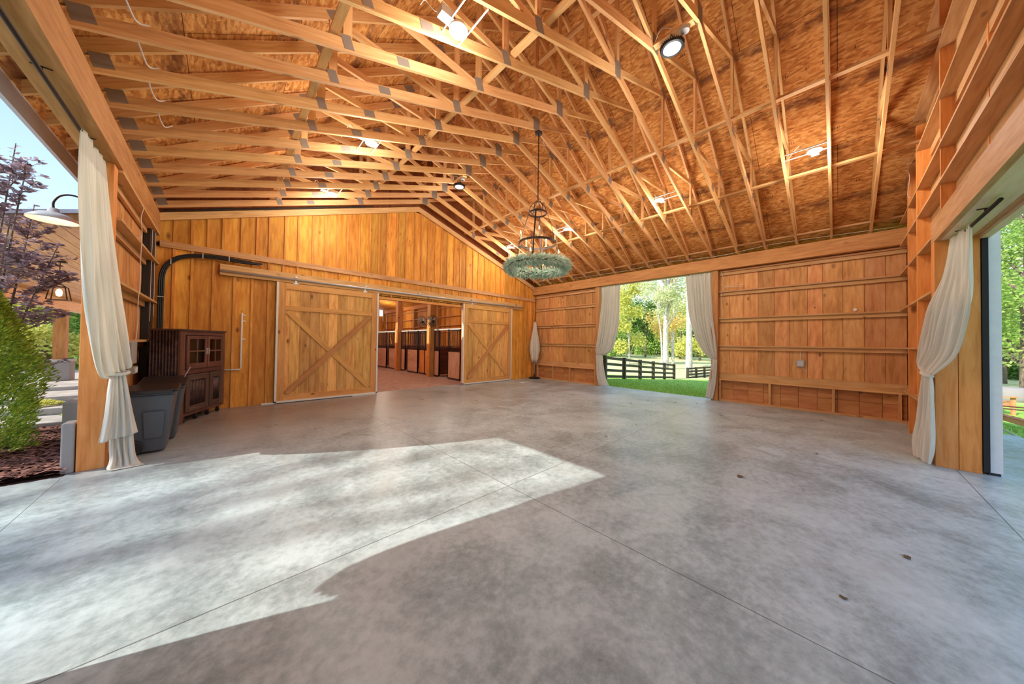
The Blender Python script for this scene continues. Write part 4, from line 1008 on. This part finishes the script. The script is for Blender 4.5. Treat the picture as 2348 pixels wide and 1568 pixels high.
point_light('lamp_glow', (bx_, by_, bz_-.02), 3, (1, .82, .6), .03, t)
# porch
def pz(x): return 2.85+.3*(x+4)
t = thing('porch_roof', 'boarded porch roof with grey metal edge left of the curtain', 'porch', (-2.8, 9, 2.8))
g = MB(); n = 19; ps = []
for k in range(n):
    a = -4.35+(3.1)*k/n; b = a+3.1/n-.012
    g.hexa([(a, 9.0, pz(a)), (b, 9.0, pz(b)), (b, 9.0, pz(b)+.02), (a, 9.0, pz(a)+.02), (a, 21, pz(a)), (b, 21, pz(b)), (b, 21, pz(b)+.02), (a, 21, pz(a)+.02)])
g.build('soffit_planks', 'porch_wood', t)
g = MB(); q = lambda y0, y1, z0, z1: g.hexa([(-4.5, y0, pz(-4.5)+z0), (-1.2, y0, pz(-1.2)+z0), (-1.2, y1, pz(-1.2)+z0), (-4.5, y1, pz(-4.5)+z0), (-4.5, y0, pz(-4.5)+z1), (-1.2, y0, pz(-1.2)+z1), (-1.2, y1, pz(-1.2)+z1), (-4.5, y1, pz(-4.5)+z1)])
q(8.94, 8.99, 0, .1); g.build('fascia', 'beam', t)
g = MB(); q(8.9, 21, .105, .17); g.build('metal_roof', 'fascia', t)
MB().box(-4.1, -3.85, 9.2, 21, 2.42, 2.72).build('edge_beam', 'porch_wood', t)
t = thing('porch_post', 'square brown timber porch post on a stone pier', 'post', (-3.97, 18.3, 0))
MB().box(-4.12, -3.86, 18.2, 18.46, .72, 2.42).build('post', 'beam', t); MB().box(-4.24, -3.72, 18.05, 18.57, .0, .64).build('stone_pier', 'stone', t, bevel=.02); MB().box(-4.27, -3.69, 18.02, 18.6, .64, .72).build('cap_stone', 'stonelight', t, bevel=.01)
lx, ly, lz = -2.72, 12.3, 2.72
t = thing('lantern', 'black four-sided glass lantern hanging under the porch ceiling', 'lantern', (lx, ly, lz))
zc3 = pz(lx)
g = MB().box(lx-.09, lx+.09, ly-.06, ly+.06, zc3-.03, zc3); g.build('canopy', 'iron', t)
g = MB(); g.tube([(lx, ly, zc3-.03), (lx, ly, lz+.0)], .008, 6); g.build('stem', 'iron', t)
g = MB(); T_, B_ = .1, .14; z1_, z2_ = lz-.08, lz-.38
for sx, sy2 in ((-1, -1), (1, -1), (1, 1), (-1, 1)):
    g.bar((lx+sx*T_, ly+sy2*T_, z1_), (lx+sx*B_, ly+sy2*B_, z2_), .014, .014); g.bar((lx, ly, lz), (lx+sx*T_, ly+sy2*T_, z1_), .01, .01)
for w, z in ((T_, z1_), (B_, z2_)):
    for a, b in (((-1, -1), (1, -1)), ((1, -1), (1, 1)), ((1, 1), (-1, 1)), ((-1, 1), (-1, -1))): g.bar((lx+a[0]*w, ly+a[1]*w, z), (lx+b[0]*w, ly+b[1]*w, z), .014, .014)
g.build('frame', 'iron', t)
g = MB().lathe([(0, -.3), (.04, -.28), (.05, -.2), (.03, -.14), (0, -.12)], (lx, ly, lz), 14); g.build('bulb', 'flame', t, smooth=True)
# mulch, stones, slabs
rm = random.Random(3)
g = MB(); NXm, NYm = 24, 40
g.grid([[(-3.2+2.0*i/NXm, 5.76+2.9*j/NYm, .0+.05*math.sin(i*.5)*math.sin(j*.4)+.03) for i in range(NXm+1)] for j in range(NYm+1)])
g.box(-3.2, -1.2, 5.75, 8.7, -.1, .0)
mu = g.build('mulch_base', 'mulch_base', smooth=False); tag(mu, 'dark soil of the mulch bed left of the timber post', 'soil', kind='stuff')
g = MB()
for k in range(7000):
    x, y = rm.uniform(-3.15, -1.2), rm.uniform(5.77, 8.6); a = rm.uniform(0, 6.28); L = rm.uniform(.02, .06); w = rm.uniform(.008, .02)
    p = Vector((x, y, .05+rm.uniform(0, .03))); d = Vector((math.cos(a), math.sin(a), rm.uniform(-.25, .25)))*L; s_ = Vector((-math.sin(a), math.cos(a), rm.uniform(-.3, .3)))*w
    g.face([p-d-s_, p+d-s_, p+d+s_, p-d+s_])
tag(g.build('mulch', 'chip'), 'shredded brown bark mulch covering the bed left of the post', 'mulch', kind='stuff')
tag(MB().box(-1.24, -1.15, 5.79, 5.99, 0, .55).build('edging_stone', 'stone', bevel=.015), 'upright grey stone block at the foot of the left post', 'stone')
tag(MB().box(-1.29, -1.2, 6.05, 7.15, 0, .42).build('edging_stone', 'stone', bevel=.03), 'lower grey stone block of the little retaining wall', 'stone')
tag(MB().box(-1.54, -1.2, 7.2, 8.6, 0, .62).build('edging_stone', 'stonelight', bevel=.03), 'upper pale stone block of the little retaining wall', 'stone')
for i, (y0, y1, z) in enumerate(((8.7, 9.6, .12), (9.5, 10.5, .24), (10.4, 11.6, .34), (11.5, 13, .42))):
    tag(MB().box(-4.2+.1*i, -1.3, y0, y1, z-.2, z).build('stone_step', 'flag', bevel=.02), 'broad pale stone step, %s above the mulch bed' % ['first', 'second', 'third', 'fourth'][i], 'step', 'stone steps up to the porch')
MB().box(-7, -1.2, 12.9, 24, -.1, .0, 1).build('ground', 'flag', kind='structure')
for i, (px_, py_) in enumerate(((-2.35, 9.9), (-1.72, 9.2))):
    g = MB(); rw.seed(40+i)
    for k in range(900):
        a = rw.uniform(0, 6.28); q = rw.random()**.5*.22; zz_ = (.24 if py_ > 9.5 else .12)
        leafq(g, Vector((px_+q*math.cos(a), py_+q*math.sin(a), zz_+.02+.10*(1-q/.24)*rw.random())), Vector((math.cos(a), math.sin(a), rw.uniform(.2, 1.2))), .05, .02)
    tag(g.build('low_plant', 'leafB'), ['yellow-green cushion plant on the upper stone steps', 'yellow-green cushion plant on the lowest stone step by the post'][i], 'plant')
def sprays(g, n, center, fn, L, W, rg):
    for k in range(n):
        p, d = fn(rg); leafq(g, p, d, L*rg.uniform(.6, 1.3), W*rg.uniform(.7, 1.2))
rw.seed(2)
ax_, ay_ = -2.22, 7.05
t = thing('arborvitae', 'bushy bright green arborvitae shrub growing in the mulch', 'shrub', (ax_, ay_, 0))
def fa(rg):
    h = rg.random()**.8; z = .05+2.15*h; prof_ = math.sin(math.pi*min(1, (h*.82+.18)))**.6; Rr = .6*prof_*(1-.35*h)+.03
    a = rg.uniform(0, 6.28); Rr *= 1+.14*math.sin(a*5+z*7)+.1*math.sin(a*3-z*5); rr = Rr*rg.uniform(.68, 1.0)
    p = Vector((ax_+rr*math.cos(a), ay_+rr*math.sin(a), z)); d = Vector((math.cos(a), math.sin(a), rg.uniform(.2, 1.4)))+Vector((rg.uniform(-.6, .6), rg.uniform(-.6, .6), 0)); return p, d
g = MB(); sprays(g, 24000, None, fa, .06, .018, rw); g.build('foliage', 'arbor', t)
g = MB(); g.tube([(ax_, ay_, .03), (ax_+.02, ay_, .8), (ax_, ay_, 1.8)], [.05, .04, .015], 8)
for k in range(26):
    a = k*2.4; z = .2+k*.065; g.tube([(ax_, ay_, z), (ax_+.3*math.cos(a)*(1-z/2.6), ay_+.3*math.sin(a)*(1-z/2.6), z+.25)], [.014, .006], 5)
g.build('stems', 'bark', t)
# purple leaved tree
t = thing('purple_leaf_tree', 'slender purple-leaved tree rising behind the arborvitae', 'tree', (-2.4, 8.35, 0))
g = MB(); gl = MB(); rp = random.Random(8)
def shoot(p0, p1, r0, nl, sub=2):
    P = smoothpts([p0, Vector(p0).lerp(Vector(p1), .5)+Vector((rp.uniform(-.06, .06), rp.uniform(-.06, .06), .04)), p1], 5)
    g.tube(P, [r0*(1-.75*i/(len(P)-1)) for i in range(len(P))], 5)
    for i in range(nl):
        s = (i+.5)/nl
        if s < .15 and sub: continue
        q = P[min(int(s*(len(P)-1)), len(P)-2)].lerp(P[min(int(s*(len(P)-1))+1, len(P)-1)], (s*(len(P)-1)) % 1)
        for sg in (-1, 1):
            a = rp.uniform(0, 6.28); d = Vector((math.cos(a), math.sin(a), rp.uniform(-.1, .5)))
            leafq(gl, q, d, rp.uniform(.06, .1), rp.uniform(.03, .045), .5)
    if sub:
        for k in range(9 if sub == 2 else 4):
            s = .2+.75*rp.random(); q = P[int(s*(len(P)-1))]; a = rp.uniform(0, 6.28); L = (.75 if sub == 2 else .35)*(1.2-s)
            shoot(q, q+Vector((math.cos(a)*L, math.sin(a)*L, L*.75)), r0*.4, int(nl*.45), sub-1)
for e in ((-2.12, 8.2, 4.05), (-2.3, 8.5, 4.4), (-2.35, 7.9, 3.7), (-2.7, 8.0, 4.5), (-2.2, 8.8, 3.6), (-1.9, 8.5, 2.95), (-2.5, 8.2, 4.0), (-2.15, 7.9, 3.2)):
    shoot((-2.4+rp.uniform(-.12, .12), 8.35+rp.uniform(-.1, .1), .02), e, .022, 44)
g.build('stems', 'bark', t); gl.build('leaves', 'purple', t)

# ================================================================ TREES
rt_ = random.Random(21)
def make_tree(name, label, loc, h, cr_, z0, leaf, bark, n, ls, tr=.16, lean=0, group=None, nb=14, cat='tree', sparse=1.0):
    t = thing(name, label, cat, loc, group); x0, y0, zz = loc
    g = MB(); top_ = Vector((x0+lean, y0, zz+h*.93))
    P = smoothpts([(x0, y0, zz-.1), (x0+lean*.3+rt_.uniform(-.1, .1), y0, zz+h*.33), (x0+lean*.7, y0+rt_.uniform(-.2, .2), zz+h*.65), top_], 5)
    g.tube(P, [tr*(1-.85*i/(len(P)-1)) for i in range(len(P))], 8)
    blobs = []
    for k in range(nb):
        s = rt_.uniform(0, 1); zc = z0+(h-z0)*s; w = cr_*math.sin(math.pi*(.15+.75*s))**.7
        a = rt_.uniform(0, 6.28); rr = w*rt_.uniform(.25, .85)
        c = Vector((x0+lean*s+rr*math.cos(a), y0+rr*math.sin(a), zz+zc)); br = cr_*rt_.uniform(.28, .46); blobs.append((c, br))
        q = P[min(len(P)-1, max(2, int((zc/h-.12)*(len(P)-1))))]
        g.tube(smoothpts([q, q.lerp(c, .5)+Vector((0, 0, .15)), c], 3), [tr*.35, tr*.3, tr*.28, tr*.22, tr*.18, tr*.12, tr*.05], 5)
    g.build('trunk', bark, t, smooth=True)
    gl = MB()
    for k in range(n):
        c, br = blobs[k % nb]; d = Vector((rt_.gauss(0, 1), rt_.gauss(0, 1), rt_.gauss(0, .8))).normalized()
        p = c+d*br*rt_.uniform(.35, 1.05)*sparse
        dd = Vector((rt_.gauss(0, 1), rt_.gauss(0, 1), rt_.gauss(-.2, .6)))
        global rw
        leafq(gl, p, dd, ls*rt_.uniform(.7, 1.4), ls*.6, .4)
    gl.build('crown', leaf, t)
    return t
# direction helper: point at horizontal pixel px and distance (forward depth) d
def at(px, d):
    tx = (px-1174)/FPX
    return (d*(sy+cy*tx), d*(cy-sy*tx))
far = []
def T(px, d, h, cr_, z0, leaf, bark, n, ls, label, tr=.16, lean=0, nb=14, group=None, sparse=1.0, src=None):
    x, y = at(px, d); z = tz(x, y) if x > 10 else -.05
    return make_tree('tree', label, (x, y, z), h, cr_, z0, leaf, bark, n, ls, tr, lean, group, nb, sparse=sparse)
T(1443, 36, 9.0, 2.7, 2.0, 'leafB', 'barkw', 6000, .26, 'yellow-green tree with a slim pale trunk left of the doorway view', .13)
T(1527, 30, 15, 3.2, 5.5, 'leafE', 'barkw', 4200, .24, 'tall white-trunked tree in the middle of the doorway view', .30, nb=18)
T(1519, 29, 9, 1.6, 5.0, 'leafE', 'barkw', 900, .2, 'thin leaning white-barked tree left of the tall white trunk', .11, lean=-1.2, nb=6)
T(1580, 24, 15, 2.6, 8.0, 'leafE', 'barkw', 1800, .22, 'straight white trunk beside the right-hand doorway curtain', .27, nb=10)
T(1543, 38, 13, 3.2, 3.5, 'leafD', 'barkw', 4200, .26, 'golden autumn tree behind the tall white trunk', .2)
T(1560, 52, 9, 4.2, 1.0, 'leafB', 'bark', 5200, .34, 'bright yellow-green tree at the far edge of the paddock', .2)
T(1605, 48, 8, 3.8, 1.0, 'leafB', 'bark', 4200, .34, 'bushy yellow-green tree behind the shorter fence', .2)
T(1480, 58, 12, 4.2, 1.5, 'leafC', 'bark', 4600, .36, 'dark green tree behind the paddock', .22)
base = T(1410, 60, 10, 4.6, .8, 'leafA', 'bark', 5000, .4, 'leafy green tree in the woodland beyond the paddock', .22, group='woodland trees beyond the paddock')
for i, (px, d, sc) in enumerate(((1380, 52, .9), (1340, 60, 1.1), (1450, 72, 1.1), (1510, 70, 1.2), (1545, 66, 1.1), (1590, 64, 1.1), (1630, 60, 1), (1660, 66, 1.1), (1425, 80, 1.5), (1500, 84, 1.5), (1570, 84, 1.45), (1390, 84, 1.4), (1640, 82, 1.4))):
    x, y = at(px, d); copy_tree(base, (x, y, tz(x, y)), rz=i*1.3, scale=sc)
# right side (seen past the white door edge)
T(2352, 15, 10.5, 3.4, 2.2, 'leafA', 'bark', 9000, .17, 'large leafy tree with dark trunk beyond the garden chair', .2)
T(2300, 21, 10.5, 3.2, 2.4, 'leafE', 'bark', 6000, .2, 'pale-leaved tree right beside the white door edge', .16, sparse=1.1)
T(2420, 17, 10, 3.6, 1.2, 'leafA', 'bark', 8000, .2, 'broad green tree at the far right edge of the view', .2)
b2 = T(2300, 26, 6, 3.4, .4, 'leafC', 'bark', 6500, .26, 'dark green thicket tree in the woods past the garden chair', .16, group='thicket trees past the garden chair')
for i, (px, d, sc) in enumerate(((2340, 24, .7), (2270, 30, 1.1), (2380, 30, 1.1), (2330, 36, 1.5), (2430, 26, 1.1), (2250, 40, 1.4))):
    x, y = at(px, d); copy_tree(b2, (x, y, tz(x, y)), rz=i*1.7, scale=sc)
# left background
b3 = make_tree('tree', 'green tree behind the porch post', (-7.2, 27, 0), 5.5, 2.6, .4, 'leafA', 'bark', 6000, .22, .14, 0, 'trees behind the porch', 14)
for i, (x, y, sc) in enumerate(((-4.8, 30, .95), (-10.5, 28, 1.2), (-2.4, 31, 1.0), (-8.5, 36, 1.4), (-13, 34, 1.4), (-5.5, 38, 1.3), (-17, 33, 1.3))):
    copy_tree(b3, (x, y, 0), rz=i*1.9, scale=sc)
make_tree('tree', 'yellowish tree close behind the porch beam', (-5.6, 24, 0), 4.2, 1.8, .6, 'leafB', 'bark', 4000, .18, .1, 0, None, 12)
make_tree('tree', 'pale treetop above the porch roof edge', (-9.5, 20, 0), 9.6, 2.2, 5.5, 'leafE', 'bark', 3000, .2, .16, 0, None, 12)
# tree whose thin crown dapples the sunlight on the floor
make_tree('tree', 'tall thin-crowned tree standing on the lawn west of the hall', (-26, 11.2, 0), 24, 6.5, 13.0, 'leafA', 'bark', 620, .3, .3, 0, None, 20, sparse=1.4)

# ================================================================ FENCE, CHAIR
def fence(label, p0, p1, n, h, gap_first=False):
    t = thing('paddock_fence', label, 'fence', (p0[0], p0[1], tz(*p0)))
    P = [Vector((p0[0]+(p1[0]-p0[0])*k/n, p0[1]+(p1[1]-p0[1])*k/n, 0)) for k in range(n+1)]
    for p in P: p.z = tz(p.x, p.y)
    for p in P: MB().box(p.x-.07, p.x+.07, p.y-.07, p.y+.07, p.z-.1, p.z+h).build('post', 'fence_wood', t)
    for a, b in zip(P[:-1], P[1:]):
        for z in (.14, .43, .72, 1.0):
            g = MB().bar(a+Vector((-.08, 0, z*h/1.1)), b+Vector((-.08, 0, z*h/1.1)), .03, .12); g.build('rail', 'fence_wood', t)
q1 = at(1388, 13.6); q2 = at(1546, 21)
fence('long dark four-rail paddock fence outside the garden doorway', q1, q2, 5, 1.05)
q3 = at(1577, 21.5); q4 = at(1650, 24)
fence('short dark fence section right of the gateway gap', q3, q4, 4, .8)
# adirondack chair
ax2, ay2 = at(2334, 7.9)
t = thing('garden_chair', 'orange-brown wooden garden chair facing left on the grass at the right edge', 'chair', (ax2, ay2, tz(ax2, ay2)), rz=R(84))
def gc(name, fn):
    g = MB(); fn(g); return g.build(name, 'chair_wood', t, local=True)
for s in (-1, 1):
    gc('arm', lambda g: g.box(-.42, .38, s*.33-.06, s*.33+.06, .56, .585))
    gc('leg', lambda g: g.box(.26, .36, s*.29-.015, s*.29+.015, 0, .56))
    gc('leg', lambda g: g.bar((.33, s*.25, .36), (-.55, s*.25, .04), .025, .12))
gc('seat', lambda g: [g.bar((.34-.09*k, -.27, .395-.022*k), (.34-.09*k, .27, .395-.022*k), .075, .02) for k in range(6)])
for k in range(5):
    y = (k-2)*.105; a = (k-2)*.07; hh = .98-.05*abs(k-2)
    gc('back_slat', lambda g: g.bar((-.16, y, .24), (-.5, y+a*1.2, hh), .09, .02, (1, 0, .4)))
gc('back_rail', lambda g: g.box(-.36, -.32, -.33, .33, .52, .60))
ax3, ay3 = at(2268, 10.2)
copy_tree(t, (ax3, ay3, tz(ax3, ay3)), 'rear wooden garden chair with fan back, half hidden by the white door edge', rz=R(-75))
ax3, ay3 = at(2318, 12.5)
tag(MB().lathe([(0, 0), (.42, 0), (.45, .2), (.42, .55), (.3, .6), (0, .6)], (ax3, ay3, tz(ax3, ay3)-.05), 18).build('boulder', 'stone', smooth=True), 'dark rounded boulder behind the two garden chairs', 'boulder')
# grass blades close to the doorway
g = MB(); rg = random.Random(4)
for k in range(16000):
    x = 10.16+abs(rg.gauss(0, 1.6)); y = rg.uniform(1.6, 6.8)
    if k % 5 == 0: x = rg.uniform(9.5, 14); y = -2.2-abs(rg.gauss(0, 1.4))
    z = tz(x, y) if x > 10.13 else -.03
    a = rg.uniform(0, 6.28); hh = rg.uniform(.03, .07); w = .005; b = rg.uniform(0, 6.28)
    g.face([(x-w*math.cos(a), y-w*math.sin(a), z), (x+w*math.cos(a), y+w*math.sin(a), z), (x+.02*math.cos(b), y+.02*math.sin(b), z+hh)])
tag(g.build('grass', 'grassblade'), 'short green grass blades along the edge of the concrete slab', 'grass', kind='stuff')

# ================================================================ SKY, SUN
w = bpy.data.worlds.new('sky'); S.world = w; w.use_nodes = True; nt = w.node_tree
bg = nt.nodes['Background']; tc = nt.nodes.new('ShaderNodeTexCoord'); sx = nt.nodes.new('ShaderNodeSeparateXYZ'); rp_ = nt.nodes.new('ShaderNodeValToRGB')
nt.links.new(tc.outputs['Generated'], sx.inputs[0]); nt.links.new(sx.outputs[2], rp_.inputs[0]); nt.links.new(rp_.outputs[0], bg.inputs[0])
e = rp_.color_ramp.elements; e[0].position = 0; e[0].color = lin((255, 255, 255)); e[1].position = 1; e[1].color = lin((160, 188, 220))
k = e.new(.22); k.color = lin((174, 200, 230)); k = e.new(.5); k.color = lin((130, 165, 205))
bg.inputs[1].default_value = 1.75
sl = bpy.data.lights.new('sun', 'SUN'); sl.energy = 5.8; sl.angle = R(.6); sl.color = (1, .93, .82)
so = bpy.data.objects.new('sun', sl); COL.objects.link(so)
d = Vector((1, -.30, -.775)).normalized(); so.rotation_euler = d.to_track_quat('-Z', 'Y').to_euler()
